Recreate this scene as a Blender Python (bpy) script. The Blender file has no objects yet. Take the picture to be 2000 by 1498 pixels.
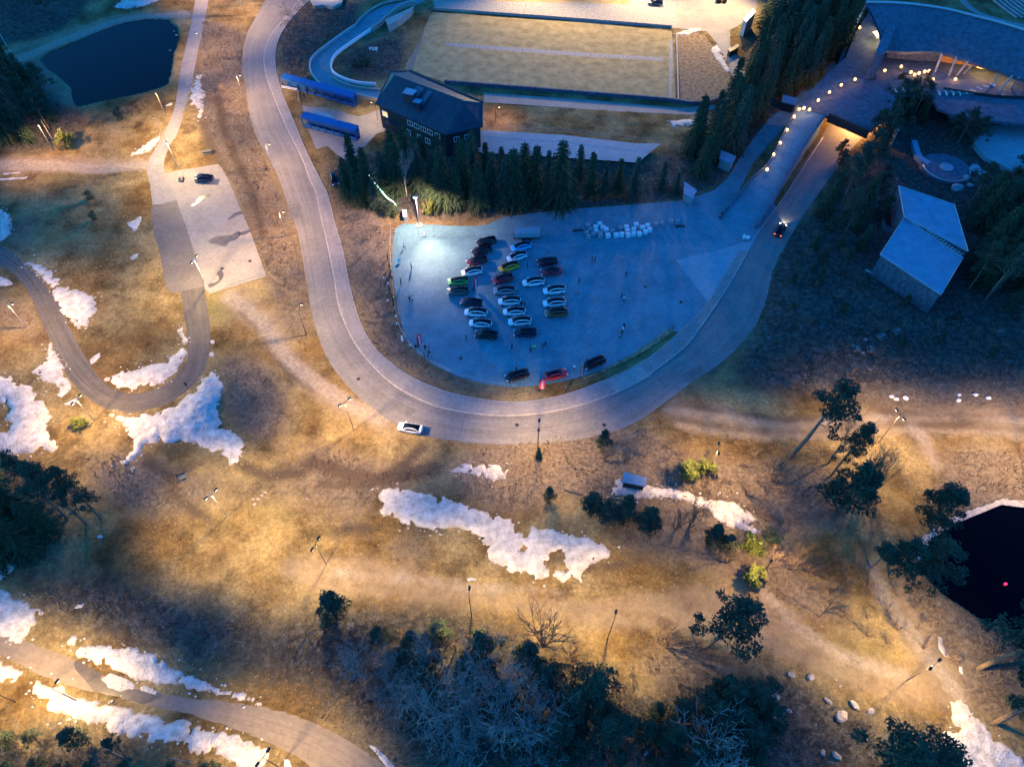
import bpy, math, random
import numpy as np
from mathutils import Vector, Matrix, geometry
random.seed(7); rs = np.random.RandomState(7)
R = math.radians
scene = bpy.context.scene
col = scene.collection

# ------------------------------------------------------------------ camera
CH, CF, CT = 112.0, 1400.0, R(36.3)
cam = bpy.data.cameras.new('camera'); camo = bpy.data.objects.new('camera', cam); col.objects.link(camo)
camo.location = (0, 0, CH); camo.rotation_euler = (CT, 0, 0)
cam.sensor_width = 36; cam.lens = 36 * CF / 2000; cam.clip_start = 1; cam.clip_end = 5000
scene.camera = camo
# ------------------------------------------------------------------ world
w = bpy.data.worlds.new('World'); scene.world = w; w.use_nodes = True
nt = w.node_tree; nt.nodes.clear()
sky = nt.nodes.new('ShaderNodeTexSky'); sky.sky_type = 'NISHITA'; sky.sun_disc = False
sky.sun_elevation = R(3); sky.sun_rotation = R(-60); sky.altitude = 300; sky.ozone_density = 4
tint = nt.nodes.new('ShaderNodeMix'); tint.data_type = 'RGBA'; tint.blend_type = 'MULTIPLY'; tint.inputs[0].default_value = 1
tint.inputs[7].default_value = (0.42, 2.30, 3.45, 1)
bg = nt.nodes.new('ShaderNodeBackground'); bg.inputs[1].default_value = 0.15
wo = nt.nodes.new('ShaderNodeOutputWorld')
nt.links.new(sky.outputs[0], tint.inputs[6]); nt.links.new(tint.outputs[2], bg.inputs[0]); nt.links.new(bg.outputs[0], wo.inputs[0])
sl = bpy.data.lights.new('sun', 'SUN'); sl.energy = 0.03; sl.angle = R(25); sl.color = (0.35, 0.62, 1.0)
so = bpy.data.objects.new('sun', sl); col.objects.link(so); so.rotation_euler = (R(55), 0, R(-60))
vs = scene.view_settings; vs.view_transform = 'Standard'; vs.look = 'None'; vs.gamma = 1; vs.use_curve_mapping = False
EXPO = 1.35
vs.exposure = EXPO
scene.render.engine = 'CYCLES'
scene.cycles.use_denoising = True
scene.cycles.max_bounces = 5; scene.cycles.diffuse_bounces = 2; scene.cycles.glossy_bounces = 2
scene.cycles.transmission_bounces = 2; scene.cycles.transparent_max_bounces = 4
scene.cycles.sample_clamp_indirect = 4

# ------------------------------------------------------------------ pixel -> world
cT, sT = math.cos(CT), math.sin(CT)
def P(u, v, z=0.0):
    xc = u - 1000.0; yc = 749.0 - v
    dy = yc * cT + CF * sT; dz = yc * sT - CF * cT
    t = (z - CH) / dz
    return Vector((xc * t, dy * t, z))
def PP(pts, z=0.0): return [P(u, v, z) for u, v in pts]
def catmull(pts, n=6, closed=False):
    out = []; m = len(pts)
    rng = range(m) if closed else range(m - 1)
    for i in rng:
        p = [np.array(pts[(i + k) % m] if closed else pts[min(max(i + k, 0), m - 1)], float) for k in (-1, 0, 1, 2)]
        for j in range(n):
            t = j / n
            out.append(tuple(0.5 * ((2 * p[1]) + (-p[0] + p[2]) * t + (2 * p[0] - 5 * p[1] + 4 * p[2] - p[3]) * t * t + (-p[0] + 3 * p[1] - 3 * p[2] + p[3]) * t ** 3)))
    if not closed: out.append(tuple(pts[-1]))
    return out
def resample(pts, n):
    a = np.array(pts, float); d = np.r_[0, np.cumsum(np.linalg.norm(np.diff(a, axis=0), axis=1))]
    s = np.linspace(0, d[-1], n)
    return np.stack([np.interp(s, d, a[:, k]) for k in range(a.shape[1])], 1), d[-1]

# ------------------------------------------------------------------ value noise
_tab = rs.rand(256, 256)
def vnoise(x, y):
    x = np.asarray(x, float); y = np.asarray(y, float)
    xi = np.floor(x).astype(int); yi = np.floor(y).astype(int); fx = x - xi; fy = y - yi
    fx = fx * fx * (3 - 2 * fx); fy = fy * fy * (3 - 2 * fy)
    g = lambda a, b: _tab[a % 256, b % 256]
    return (g(xi, yi) * (1 - fx) + g(xi + 1, yi) * fx) * (1 - fy) + (g(xi, yi + 1) * (1 - fx) + g(xi + 1, yi + 1) * fx) * fy
def fbm(x, y, o=3):
    s = 0; a = 0.5
    for k in range(o): s = s + a * (vnoise(x * 2 ** k + 17 * k, y * 2 ** k + 5 * k) - 0.5); a *= 0.5
    return s

# ------------------------------------------------------------------ traced ground plan (photo -> ground plane)
ROAD_O = [(560,-60),(530,-20),(505,25),(483,65),(474,105),(474,150),(480,200),(497,260),(525,310),(545,350),(562,400),(580,450),(590,500),(600,560),(610,620),(630,680),(655,725),(700,775),(750,815),(810,845),(880,862),(960,868),(1040,867),(1120,860),(1190,846),(1250,820),(1300,785),(1350,748),(1400,715),(1440,680),(1475,640),(1495,600),(1503,560),(1515,520),(1535,478),(1565,428),(1605,370),(1648,310),(1690,262),(1730,215),(1765,170)]
ROAD_K = [(625,-60),(595,-15),(560,32),(530,68),(517,100),(518,140),(535,190),(560,250),(590,310),(605,350),(617,378),(627,425),(640,480),(652,540),(660,590),(672,627),(690,665),(715,700),(750,737),(790,765),(850,793),(910,806),(960,811),(1000,812),(1060,807),(1120,795),(1180,776),(1240,750),(1300,708),(1340,675),(1380,622),(1402,590),(1430,545),(1460,492),(1490,445),(1530,385),(1570,318),(1606,262),(1640,210),(1665,170)]
FOOT_I = [(655,-60),(620,-15),(585,20),(556,55),(540,90),(538,130),(550,180),(575,240),(600,300),(625,350),(640,380),(652,430),(667,480),(677,530),(686,570),(697,612),(714,652),(735,684),(765,710),(800,735),(850,758),(900,773),(960,783),(1000,786),(1050,782),(1100,772),(1150,755),(1200,735),(1250,710),(1290,682),(1335,642),(1372,605),(1390,580),(1415,538),(1445,490)]
FOOT_K = ROAD_K[:ROAD_K.index((1430,545))] + [(1430,545),(1460,492)]
LOT = [(765,430),(761,470),(764,520),(769,570),(775,620),(790,660),(815,690),(850,715),(900,738),(950,750),(1000,757),(1050,753),(1100,745),(1150,731),(1200,713),(1250,690),(1290,666),(1312,648),(1345,648),(1400,600),(1440,545),(1478,480),(1520,410),(1500,380),(1440,380),(1470,320),(1530,250),(1570,205),(1640,150),(1630,118),(1560,185),(1500,235),(1450,300),(1420,350),(1395,372),(1330,392),(1200,403),(1100,410),(985,424),(950,440),(860,436),(800,432)]
PATHA_L = [(388,-40),(383,-10),(378,20),(370,60),(361,100),(352,140),(345,190),(334,232),(310,280),(292,310),(286,335),(290,370),(296,402)]
PATHA_R = [(412,-40),(409,-10),(404,20),(395,65),(387,100),(379,140),(371,180),(362,210),(349,255),(332,285),(322,310),(321,332),(332,362),(345,395)]
CARPARK = [(319,340),(345,334),(385,328),(428,320),(445,350),(460,385),(475,420),(490,455),(503,492),(521,540),(465,557),(411,574),(398,562),(392,545),(368,470),(344,392),(330,362)]
DARKSQ = [(287,408),(345,391),(366,450),(388,520),(399,560),(352,570),(325,574),(312,505),(297,450)]
PATHB_O = [(397,545),(402,580),(408,620),(411,655),(408,690),(398,725),(380,752),(350,778),(310,798),(260,808),(210,800),(165,772),(132,735),(108,690),(85,640),(65,595),(40,550),(0,518),(-50,500)]
PATHB_I = [(350,560),(356,590),(362,630),(366,660),(368,690),(360,715),(335,744),(292,764),(250,769),(215,755),(190,733),(168,698),(147,660),(127,620),(106,580),(82,545),(50,514),(10,484),(-50,462)]
PATHC_T = [(-60,1222),(0,1228),(50,1242),(120,1271),(160,1288),(215,1320),(320,1343),(400,1355),(500,1374),(570,1394),(640,1424),(700,1458),(760,1502),(810,1550)]
PATHC_B = [(-60,1262),(0,1285),(60,1315),(130,1345),(190,1365),(250,1380),(350,1402),(430,1425),(500,1441),(560,1466),(610,1500),(650,1560)]
POND1 = [(80,118),(92,104),(140,84),(190,62),(240,44),(290,36),(325,38),(345,55),(348,75),(337,105),(331,145),(326,165),(290,178),(220,192),(150,208),(143,195),(138,170),(118,150),(95,135)]
POND2 = [(1815,1046),(1868,1014),(1952,981),(1990,984),(2060,990),(2060,1235),(1960,1222),(1925,1212),(1880,1182),(1845,1158),(1808,1120),(1795,1085)]
FIELD = [(838,24),(1000,36),(1160,46),(1312,62),(1320,195),(1150,183),(1000,172),(870,162),(790,135),(805,100),(822,60)]
FIELDE = [(1322,62),(1345,62),(1375,68),(1395,95),(1415,128),(1426,150),(1420,172),(1400,190),(1365,199),(1330,197)]
STRAIGHT = [(845,0),(850,-30),(1320,-30),(1322,56),(1200,48),(1000,32),(850,20)]
PLAZA = [(1320,-40),(1480,-40),(1478,15),(1460,40),(1425,60),(1430,90),(1455,140),(1462,160),(1440,185),(1400,212),(1350,225),(1200,218),(945,200),(945,182),(1150,196),(1330,212),(1395,205),(1425,185),(1433,160),(1425,130),(1400,85),(1380,62),(1322,56)]
TRACK_O = [(830,-25),(795,1),(745,11),(710,34),(693,54),(650,84),(614,113),(606,132),(612,152),(632,172),(660,182),(700,188),(745,197)]
TRACK_I = [(850,-15),(820,8),(785,18),(755,42),(728,62),(690,84),(658,108),(648,125),(650,142),(668,155),(700,170),(742,176)]
LODGEYARD = [(590,205),(650,215),(700,228),(742,215),(745,240),(770,250),(735,262),(700,300),(682,318),(655,300),(640,285),(618,292),(600,250)]
TERR = [(940,258),(1100,268),(1240,284),(1290,285),(1245,322),(1100,312),(932,302)]
SEALED = [ROAD_O + ROAD_K[::-1], FOOT_K + FOOT_I[::-1], LOT, PATHA_L + PATHA_R[::-1], CARPARK, DARKSQ, PATHB_O + PATHB_I[::-1], PATHC_T + PATHC_B[::-1], FIELD, FIELDE, STRAIGHT, PLAZA, TRACK_O + TRACK_I[::-1], LODGEYARD, TERR,
          [(1400,440),(1570,180),(1640,110),(1690,0),(2010,0),(2010,180),(1900,215),(1720,265),(1560,470)], [(1690,480),(1765,345),(1900,400),(1900,520),(1840,600),(1690,540)], [(720,200),(770,130),(950,190),(950,300),(870,320)], [(720,180),(700,150),(870,140),(870,170)]]
# ------------------------------------------------------------------ ground height grid
GX = np.arange(-186, 186.1, 0.62); GY = np.arange(-24, 252.1, 0.62)
MX, MY = np.meshgrid(GX, GY)
def raster(poly_px, world=False):
    p = np.array([(q[0], q[1]) for q in (poly_px if world else PP(poly_px))])
    ins = np.zeros(MX.shape, bool); n = len(p)
    for i in range(n):
        x1, y1 = p[i]; x2, y2 = p[(i + 1) % n]
        if y1 == y2: continue
        c = ((MY >= min(y1, y2)) & (MY < max(y1, y2))) & (MX < x1 + (MY - y1) * (x2 - x1) / (y2 - y1))
        ins ^= c
    return ins.astype(float)
def blur(a, k, it=2):
    for _ in range(it):
        for ax in (0, 1):
            c = np.cumsum(np.concatenate([np.repeat(a.take([0], ax), k + 1, ax), a, np.repeat(a.take([-1], ax), k, ax)], ax), ax)
            n = a.shape[ax]
            a = (c.take(range(2 * k + 1, 2 * k + 1 + n), ax) - c.take(range(0, n), ax)) / (2 * k + 1)
    return a
flat = np.zeros(MX.shape)
for s_ in SEALED: flat = np.maximum(flat, raster(s_))
flatm = np.clip(blur((blur(flat, 2, 1) > 0.02).astype(float), 4, 2) * 1.15, 0, 1)
HG = (1 - flatm) * (2.6 * fbm(MX / 26, MY / 26, 2) + 0.75 * fbm(MX / 4.2, MY / 4.2, 3) + 0.28 * fbm(MX / 1.3 + 9, MY / 1.3, 2) + 0.15)
pm1 = blur(raster(POND1), 1, 1); pm2 = blur(raster(POND2), 1, 1)
for pm_ in (pm1, pm2):
    near = blur((pm_ > 0.01).astype(float), 6, 2)
    HG = HG * (1 - np.clip(near * 1.3, 0, 1)) - 1.4 * np.clip(pm_ * 2 - 0.6, 0, 1)
HG -= 0.03 * (flat > 0.5)
def gh(x, y):
    fx = min(max((x - GX[0]) / 0.62, 0), len(GX) - 1.001); fy = min(max((y - GY[0]) / 0.62, 0), len(GY) - 1.001)
    i, j = int(fx), int(fy); fx -= i; fy -= j
    return float((HG[j, i] * (1 - fx) + HG[j, i + 1] * fx) * (1 - fy) + (HG[j + 1, i] * (1 - fx) + HG[j + 1, i + 1] * fx) * fy)
def ghv(x, y):
    return np.array([gh(a, b) for a, b in zip(x, y)])
def G(u, v):
    z = 0.0
    for _ in range(4):
        p = P(u, v, z); z = max(gh(p.x, p.y), -0.2)
    return Vector((p.x, p.y, z))

# ------------------------------------------------------------------ node material helpers
def mat(name, base=(0.5, 0.5, 0.5), rough=0.8, metal=0, spec=0.5, var=0.0, vscale=1.0, base2=None, bump=0.0, bscale=4.0, coat=0, emit=None, estr=0, trans=0, detail=5):
    m = bpy.data.materials.new(name); m.use_nodes = True; n = m.node_tree.nodes; l = m.node_tree.links
    b = n['Principled BSDF']; b.inputs['Roughness'].default_value = rough; b.inputs['Metallic'].default_value = metal
    b.inputs['Specular IOR Level'].default_value = spec; b.inputs['Coat Weight'].default_value = coat
    b.inputs['Base Color'].default_value = (*base, 1)
    if emit: b.inputs['Emission Color'].default_value = (*emit, 1); b.inputs['Emission Strength'].default_value = estr
    if trans: b.inputs['Transmission Weight'].default_value = trans
    if base2 is not None or var:
        if base2 is None: base2 = tuple(c * (1 - var) for c in base); base = tuple(min(1, c * (1 + var)) for c in base)
        g = n.new('ShaderNodeNewGeometry'); t = n.new('ShaderNodeTexNoise'); t.inputs['Scale'].default_value = vscale; t.inputs['Detail'].default_value = detail
        t.inputs['Roughness'].default_value = 0.62
        r = n.new('ShaderNodeValToRGB'); r.color_ramp.elements[0].position = 0.36; r.color_ramp.elements[1].position = 0.64
        r.color_ramp.elements[0].color = (*base2, 1); r.color_ramp.elements[1].color = (*base, 1)
        l.new(g.outputs['Position'], t.inputs['Vector']); l.new(t.outputs[0], r.inputs[0]); l.new(r.outputs[0], b.inputs['Base Color'])
    if bump:
        g = n.new('ShaderNodeNewGeometry'); t = n.new('ShaderNodeTexNoise'); t.inputs['Scale'].default_value = bscale; t.inputs['Detail'].default_value = 6
        bp = n.new('ShaderNodeBump'); bp.inputs['Strength'].default_value = bump; bp.inputs['Distance'].default_value = 0.3
        l.new(g.outputs['Position'], t.inputs['Vector']); l.new(t.outputs[0], bp.inputs['Height']); l.new(bp.outputs[0], b.inputs['Normal'])
    return m

def ground_mat():
    m = bpy.data.materials.new('dry_meadow'); m.use_nodes = True; n = m.node_tree.nodes; l = m.node_tree.links
    b = n['Principled BSDF']; b.inputs['Roughness'].default_value = 0.95; b.inputs['Specular IOR Level'].default_value = 0.1
    g = n.new('ShaderNodeNewGeometry')
    def noise(sc, det=5, ro=0.6, vec=None):
        t = n.new('ShaderNodeTexNoise'); t.inputs['Scale'].default_value = sc; t.inputs['Detail'].default_value = det; t.inputs['Roughness'].default_value = ro
        l.new(vec or g.outputs['Position'], t.inputs['Vector']); return t.outputs[0]
    def ramp(src, stops):
        r = n.new('ShaderNodeValToRGB'); cr = r.color_ramp
        while len(cr.elements) < len(stops): cr.elements.new(0.5)
        for e, (p, c) in zip(cr.elements, stops): e.position = p; e.color = (*c, 1) if len(c) == 3 else c
        l.new(src, r.inputs[0]); return r.outputs[0]
    def mix(f, a, c, mode='MIX'):
        x = n.new('ShaderNodeMix'); x.data_type = 'RGBA'; x.blend_type = mode
        for s, k in ((f, 0), (a, 6), (c, 7)):
            if hasattr(s, 'is_linked') or hasattr(s, 'links'): l.new(s, x.inputs[k])
            else: x.inputs[k].default_value = s if not isinstance(s, tuple) else (*s, 1)
        return x.outputs[2]
    def attr(nm):
        a = n.new('ShaderNodeAttribute'); a.attribute_name = nm; return a.outputs['Fac']
    def mth(op, a, c):
        x = n.new('ShaderNodeMath'); x.operation = op
        for s, k in ((a, 0), (c, 1)):
            if hasattr(s, 'links'): l.new(s, x.inputs[k])
            else: x.inputs[k].default_value = s
        x.use_clamp = True
        return x.outputs[0]
    fine = ramp(noise(1.6, 8, 0.78), [(0.30, (0.15, 0.112, 0.058)), (0.5, (0.275, 0.208, 0.100)), (0.68, (0.43, 0.335, 0.170))])
    big = noise(0.07, 4, 0.6)
    c = mix(ramp(big, [(0.42, (0, 0, 0)), (0.6, (1, 1, 1))]), fine, mix(1.0, fine, (0.62, 0.52, 0.42), 'MULTIPLY'))
    dk = ramp(noise(0.16, 10, 0.66), [(0.36, (0.42, 0.40, 0.40)), (0.50, (0.88, 0.87, 0.86)), (0.62, (1.15, 1.14, 1.10))])
    c = mix(1.0, c, dk, 'MULTIPLY')
    fg = ramp(noise(5.5, 4, 0.8), [(0.35, (0.72, 0.70, 0.68)), (0.62, (1.18, 1.18, 1.18))])
    c = mix(0.85, c, fg, 'MULTIPLY')
    gm = ramp(noise(0.11, 5, 0.65), [(0.56, (0, 0, 0)), (0.70, (0.3, 0.3, 0.3))])
    c = mix(gm, c, (0.17, 0.155, 0.06))
    edge = noise(0.9, 5, 0.7)
    def masked(a): # soften painted regions with noise
        return ramp(mth('ADD', attr(a), mth('MULTIPLY', mth('SUBTRACT', edge, 0.2), 0.95)), [(0.42, (0, 0, 0)), (0.95, (1, 1, 1))])
    gcol = ramp(noise(1.8, 6, .7), [(0.35, (0.10, 0.10, 0.04)), (0.65, (0.25, 0.22, 0.09))])
    c = mix(mth('MULTIPLY', masked('green'), 0.6), c, gcol)
    bcol = ramp(noise(1.4, 8, .8), [(0.32, (0.07, 0.052, 0.040)), (0.5, (0.17, 0.132, 0.095)), (0.68, (0.30, 0.24, 0.17))])
    c = mix(masked('brown'), c, bcol)
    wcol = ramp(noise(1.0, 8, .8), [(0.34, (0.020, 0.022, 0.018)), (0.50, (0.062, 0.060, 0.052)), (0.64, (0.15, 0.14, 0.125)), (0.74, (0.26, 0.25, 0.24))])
    c = mix(masked('wood'), c, wcol)  # forest floor tone, also painting the unlit lower-left meadow dark
    pcol = ramp(noise(0.6, 8, .7), [(0.35, (0.22, 0.165, 0.12)), (0.65, (0.36, 0.285, 0.21))])
    c = mix(mth('MULTIPLY', masked('bare'), 0.5), c, pcol)
    c = mix(mth('MULTIPLY', masked('rut_shade'), 0.9), c, (0.085, 0.062, 0.045))  # track ruts and a painted slope shadow share this dark brown
    c = mix(mth('MULTIPLY', masked('trail'), 0.85), c, ramp(noise(1.2, 8, .75), [(0.35, (0.22, 0.18, 0.14)), (0.65, (0.40, 0.34, 0.27))]))
    l.new(c, b.inputs['Base Color'])
    bp = n.new('ShaderNodeBump'); bp.inputs['Strength'].default_value = 0.9; bp.inputs['Distance'].default_value = 0.35
    l.new(noise(2.2, 8, .75), bp.inputs['Height']); l.new(bp.outputs[0], b.inputs['Normal'])
    return m

def asphalt_mat(name, c1, c2, streak=0.35, rough=0.75):
    m = bpy.data.materials.new(name); m.use_nodes = True; n = m.node_tree.nodes; l = m.node_tree.links
    b = n['Principled BSDF']; b.inputs['Roughness'].default_value = rough; b.inputs['Specular IOR Level'].default_value = 0.3
    uv = n.new('ShaderNodeUVMap'); mp = n.new('ShaderNodeMapping'); mp.inputs['Scale'].default_value = (1.0, 0.03, 1)
    l.new(uv.outputs[0], mp.inputs[0])
    t = n.new('ShaderNodeTexNoise'); t.inputs['Scale'].default_value = 0.9; t.inputs['Detail'].default_value = 5; t.inputs['Roughness'].default_value = 0.7
    l.new(mp.outputs[0], t.inputs['Vector'])
    g = n.new('ShaderNodeNewGeometry'); t2 = n.new('ShaderNodeTexNoise'); t2.inputs['Scale'].default_value = 0.18; t2.inputs['Detail'].default_value = 9; t2.inputs['Roughness'].default_value = 0.72
    l.new(g.outputs['Position'], t2.inputs['Vector'])
    mx = n.new('ShaderNodeMix'); mx.inputs[0].default_value = streak; l.new(t2.outputs[0], mx.inputs[2]); l.new(t.outputs[0], mx.inputs[3])
    r = n.new('ShaderNodeValToRGB'); r.color_ramp.elements[0].position = 0.38; r.color_ramp.elements[1].position = 0.62
    r.color_ramp.elements[0].color = (*c1, 1); r.color_ramp.elements[1].color = (*c2, 1)
    l.new(mx.outputs[0], r.inputs[0])
    t4 = n.new('ShaderNodeTexNoise'); t4.inputs['Scale'].default_value = 1.3; t4.inputs['Detail'].default_value = 9; t4.inputs['Roughness'].default_value = 0.8; l.new(g.outputs['Position'], t4.inputs['Vector'])
    r4 = n.new('ShaderNodeValToRGB'); r4.color_ramp.elements[0].position = 0.36; r4.color_ramp.elements[1].position = 0.66; r4.color_ramp.elements[0].color = (.78, .78, .78, 1); r4.color_ramp.elements[1].color = (1.18, 1.18, 1.18, 1)
    l.new(t4.outputs[0], r4.inputs[0]); mm = n.new('ShaderNodeMix'); mm.data_type = 'RGBA'; mm.blend_type = 'MULTIPLY'; mm.inputs[0].default_value = 1
    l.new(r.outputs[0], mm.inputs[6]); l.new(r4.outputs[0], mm.inputs[7]); l.new(mm.outputs[2], b.inputs['Base Color'])
    t3 = n.new('ShaderNodeTexNoise'); t3.inputs['Scale'].default_value = 5; t3.inputs['Detail'].default_value = 4; l.new(g.outputs['Position'], t3.inputs['Vector'])
    bp = n.new('ShaderNodeBump'); bp.inputs['Strength'].default_value = 0.25; bp.inputs['Distance'].default_value = 0.05
    l.new(t3.outputs[0], bp.inputs['Height']); l.new(bp.outputs[0], b.inputs['Normal'])
    return m

M = {}
M['ground'] = ground_mat()
M['road'] = asphalt_mat('road_asphalt', (0.135, 0.13, 0.128), (0.215, 0.205, 0.20), 0.5)
M['foot'] = asphalt_mat('footpath_asphalt', (0.19, 0.18, 0.178), (0.265, 0.25, 0.245), 0.25)
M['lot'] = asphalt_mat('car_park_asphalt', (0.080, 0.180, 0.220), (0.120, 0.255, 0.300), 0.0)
M['pale_asphalt'] = asphalt_mat('pale_asphalt', (0.22, 0.20, 0.185), (0.29, 0.265, 0.24), 0.1)
M['path'] = asphalt_mat('path_asphalt', (0.062, 0.054, 0.05), (0.135, 0.118, 0.105), 0.65)
M['darksq'] = asphalt_mat('patched_asphalt', (0.12, 0.105, 0.095), (0.165, 0.145, 0.13), 0.2)
M['warm_path'] = asphalt_mat('sandy_asphalt', (0.17, 0.135, 0.10), (0.24, 0.19, 0.15), 0.5)
M['wet'] = mat('wet_asphalt', (0.085, 0.07, 0.055), rough=0.35, spec=0.6, var=0.3, vscale=0.8)
M['stone'] = mat('granite', (0.33, 0.31, 0.30), var=0.25, vscale=1.2, bump=0.5, bscale=2)
M['pave'] = mat('pale_paving', (0.19, 0.29, 0.33), var=0.10, vscale=0.8)
M['kerb'] = mat('kerb_granite', (0.33, 0.30, 0.27), var=0.25, vscale=2)
M['snow'] = mat('old_snow', (0.60, 0.56, 0.52), rough=0.7, base2=(0.34, 0.31, 0.28), vscale=0.9, bump=0.55, bscale=3.4, detail=10)
def thin_edges(m):
    n = m.node_tree.nodes; l = m.node_tree.links; b = n['Principled BSDF']; src = b.inputs['Base Color'].links[0].from_socket
    a = n.new('ShaderNodeAttribute'); a.attribute_name = 'thick'; g = n.new('ShaderNodeNewGeometry'); t = n.new('ShaderNodeTexNoise'); t.inputs['Scale'].default_value = 2.2; t.inputs['Detail'].default_value = 8; t.inputs['Roughness'].default_value = .75
    l.new(g.outputs['Position'], t.inputs['Vector']); ad = n.new('ShaderNodeMath'); ad.operation = 'ADD'; l.new(a.outputs['Fac'], ad.inputs[0]); l.new(t.outputs[0], ad.inputs[1])
    r = n.new('ShaderNodeValToRGB'); r.color_ramp.elements[0].position = .42; r.color_ramp.elements[1].position = .80; l.new(ad.outputs[0], r.inputs[0])
    x = n.new('ShaderNodeMix'); x.data_type = 'RGBA'; l.new(r.outputs[0], x.inputs[0]); x.inputs[6].default_value = (.27, .215, .15, 1); l.new(src, x.inputs[7]); l.new(x.outputs[2], b.inputs['Base Color'])
M['dirty_snow'] = mat('dirty_snow', (0.42, 0.40, 0.38), rough=0.7, base2=(0.40, 0.37, 0.34), vscale=1.2, bump=0.8, bscale=2.5, detail=8)
thin_edges(M['snow'])
M['grassfield'] = mat('mown_dry_grass', (0.40, 0.315, 0.16), base2=(0.25, 0.20, 0.10), vscale=0.35, bump=0.3, bscale=3, rough=0.95, spec=0.1, detail=8)
M['roughfield'] = mat('rough_dry_grass', (0.36, 0.26, 0.15), base2=(0.15, 0.10, 0.06), vscale=1.1, bump=0.8, bscale=2, rough=0.95, spec=0.1, detail=8)
M['gravel'] = mat('grey_gravel', (0.25, 0.24, 0.23), var=0.3, vscale=1.5, bump=0.4, bscale=5)
M['water'] = mat('dark_water', (0.0004, 0.001, 0.004), rough=0.03, spec=0.045, bump=0.02, bscale=1.5)
M['concrete'] = mat('concrete', (0.34, 0.33, 0.32), var=0.15, vscale=0.8, bump=0.15)
M['darkwood'] = mat('tarred_timber', (0.028, 0.026, 0.028), var=0.4, vscale=2, rough=0.7)
M['slate'] = mat('dark_slate_roof', (0.020, 0.030, 0.050), var=0.3, vscale=0.6, rough=0.55, bump=0.2, bscale=3)
M['slate2'] = mat('weathered_slate_roof', (0.06, 0.09, 0.12), var=0.3, vscale=0.9, rough=0.5)
M['metalroof'] = mat('zinc_roof', (0.13, 0.26, 0.36), var=0.14, vscale=0.5, rough=0.5, metal=0.0, spec=0.5)
M['stonewall'] = mat('blue_grey_cladding', (0.075, 0.10, 0.14), var=0.4, vscale=1.2, bump=0.4)
M['timber'] = mat('warm_timber', (0.36, 0.24, 0.12), var=0.3, vscale=1.5)
M['greytimber'] = mat('weathered_timber', (0.30, 0.27, 0.24), var=0.25, vscale=2)
M['whitepaint'] = mat('white_paint', (0.78, 0.78, 0.78), rough=0.5, var=0.06, vscale=1)
M['bluepaint'] = mat('blue_painted_steel', (0.012, 0.10, 0.30), rough=0.45, var=0.15, vscale=1)
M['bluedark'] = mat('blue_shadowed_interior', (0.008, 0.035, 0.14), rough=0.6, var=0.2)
M['black'] = mat('black_metal', (0.02, 0.02, 0.024), rough=0.5, var=0.2)
M['darktimber'] = mat('dark_bench_timber', (0.13, 0.125, 0.12), var=0.25, vscale=2)
M['steel'] = mat('galvanised_steel', (0.42, 0.42, 0.42), rough=0.45, metal=0.4, var=0.1)
M['glass'] = mat('window_glass', (0.01, 0.014, 0.02), rough=0.08, spec=0.6, var=0.1)
M['bark'] = mat('brown_bark', (0.16, 0.11, 0.075), var=0.35, vscale=3, bump=0.5)
M['birch'] = mat('pale_birch_bark', (0.33, 0.315, 0.30), base2=(0.17, 0.155, 0.145), vscale=2.5)
M['twig'] = mat('brown_twigs', (0.17, 0.115, 0.08), var=0.3, vscale=1)
M['spruce'] = mat('spruce_needles', (0.046, 0.080, 0.036), base2=(0.016, 0.030, 0.018), vscale=1.2, rough=0.8, spec=0.2)
M['spruce2'] = mat('blue_spruce_needles', (0.056, 0.090, 0.058), base2=(0.020, 0.036, 0.026), vscale=1.2, rough=0.8, spec=0.2)
M['pine'] = mat('pine_needles', (0.052, 0.080, 0.044), base2=(0.018, 0.030, 0.020), vscale=1.1, rough=0.8, spec=0.2)
M['juniper'] = mat('yellow_green_foliage', (0.15, 0.17, 0.03), base2=(0.05, 0.07, 0.02), vscale=1.5, rough=0.8, spec=0.2)
M['rock'] = mat('pale_rock', (0.36, 0.32, 0.31), base2=(0.22, 0.19, 0.18), vscale=1.0, bump=0.6, bscale=2)
M['bag'] = mat('white_bulk_bag', (0.70, 0.71, 0.72), rough=0.7, var=0.08, vscale=2, bump=0.3, bscale=3)
M['greybag'] = mat('grey_bulk_bag', (0.26, 0.29, 0.32), rough=0.7, var=0.15, vscale=2)
M['red'] = mat('red_flag_fabric', (0.75, 0.05, 0.10), rough=0.7, var=0.15, vscale=2)
M['flagwhite'] = mat('white_flag_lettering', (0.8, 0.75, 0.76), rough=0.7)
M['tyre'] = mat('tyre_rubber', (0.015, 0.015, 0.015), rough=0.85, var=0.2)
M['rim'] = mat('alloy_rim', (0.45, 0.45, 0.47), rough=0.35, metal=0.7)
M['carglass'] = mat('tinted_car_glass', (0.004, 0.005, 0.010), rough=0.12, spec=0.14, coat=0.0)
M['headlamp'] = mat('headlight_lens', (0.7, 0.72, 0.75), rough=0.15, spec=0.6)
M['tail'] = mat('tail_light_lens', (0.25, 0.01, 0.01), rough=0.2)
M['tail_on'] = mat('lit_tail_light', (0.9, 0.1, 0.05), emit=(1, 0.09, 0.03), estr=2.2)
M['head_on'] = mat('lit_headlight', (1, 0.9, 0.6), emit=(1, 0.85, 0.5), estr=6)
M['lampglow'] = mat('lit_lamp_lens', (1, 0.8, 0.5), emit=(1, 0.72, 0.35), estr=5)
M['whiteglow'] = mat('lit_white_lens', (1, 1, 1), emit=(0.85, 0.95, 1), estr=6)
M['warmwindow'] = mat('lit_window', (1, 0.7, 0.3), emit=(1, 0.58, 0.16), estr=0.55, var=0.2)
M['fairy'] = mat('lit_fairy_lights', (0.8, 1, 0.9), emit=(0.5, 1.0, 0.75), estr=1.6)
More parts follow.
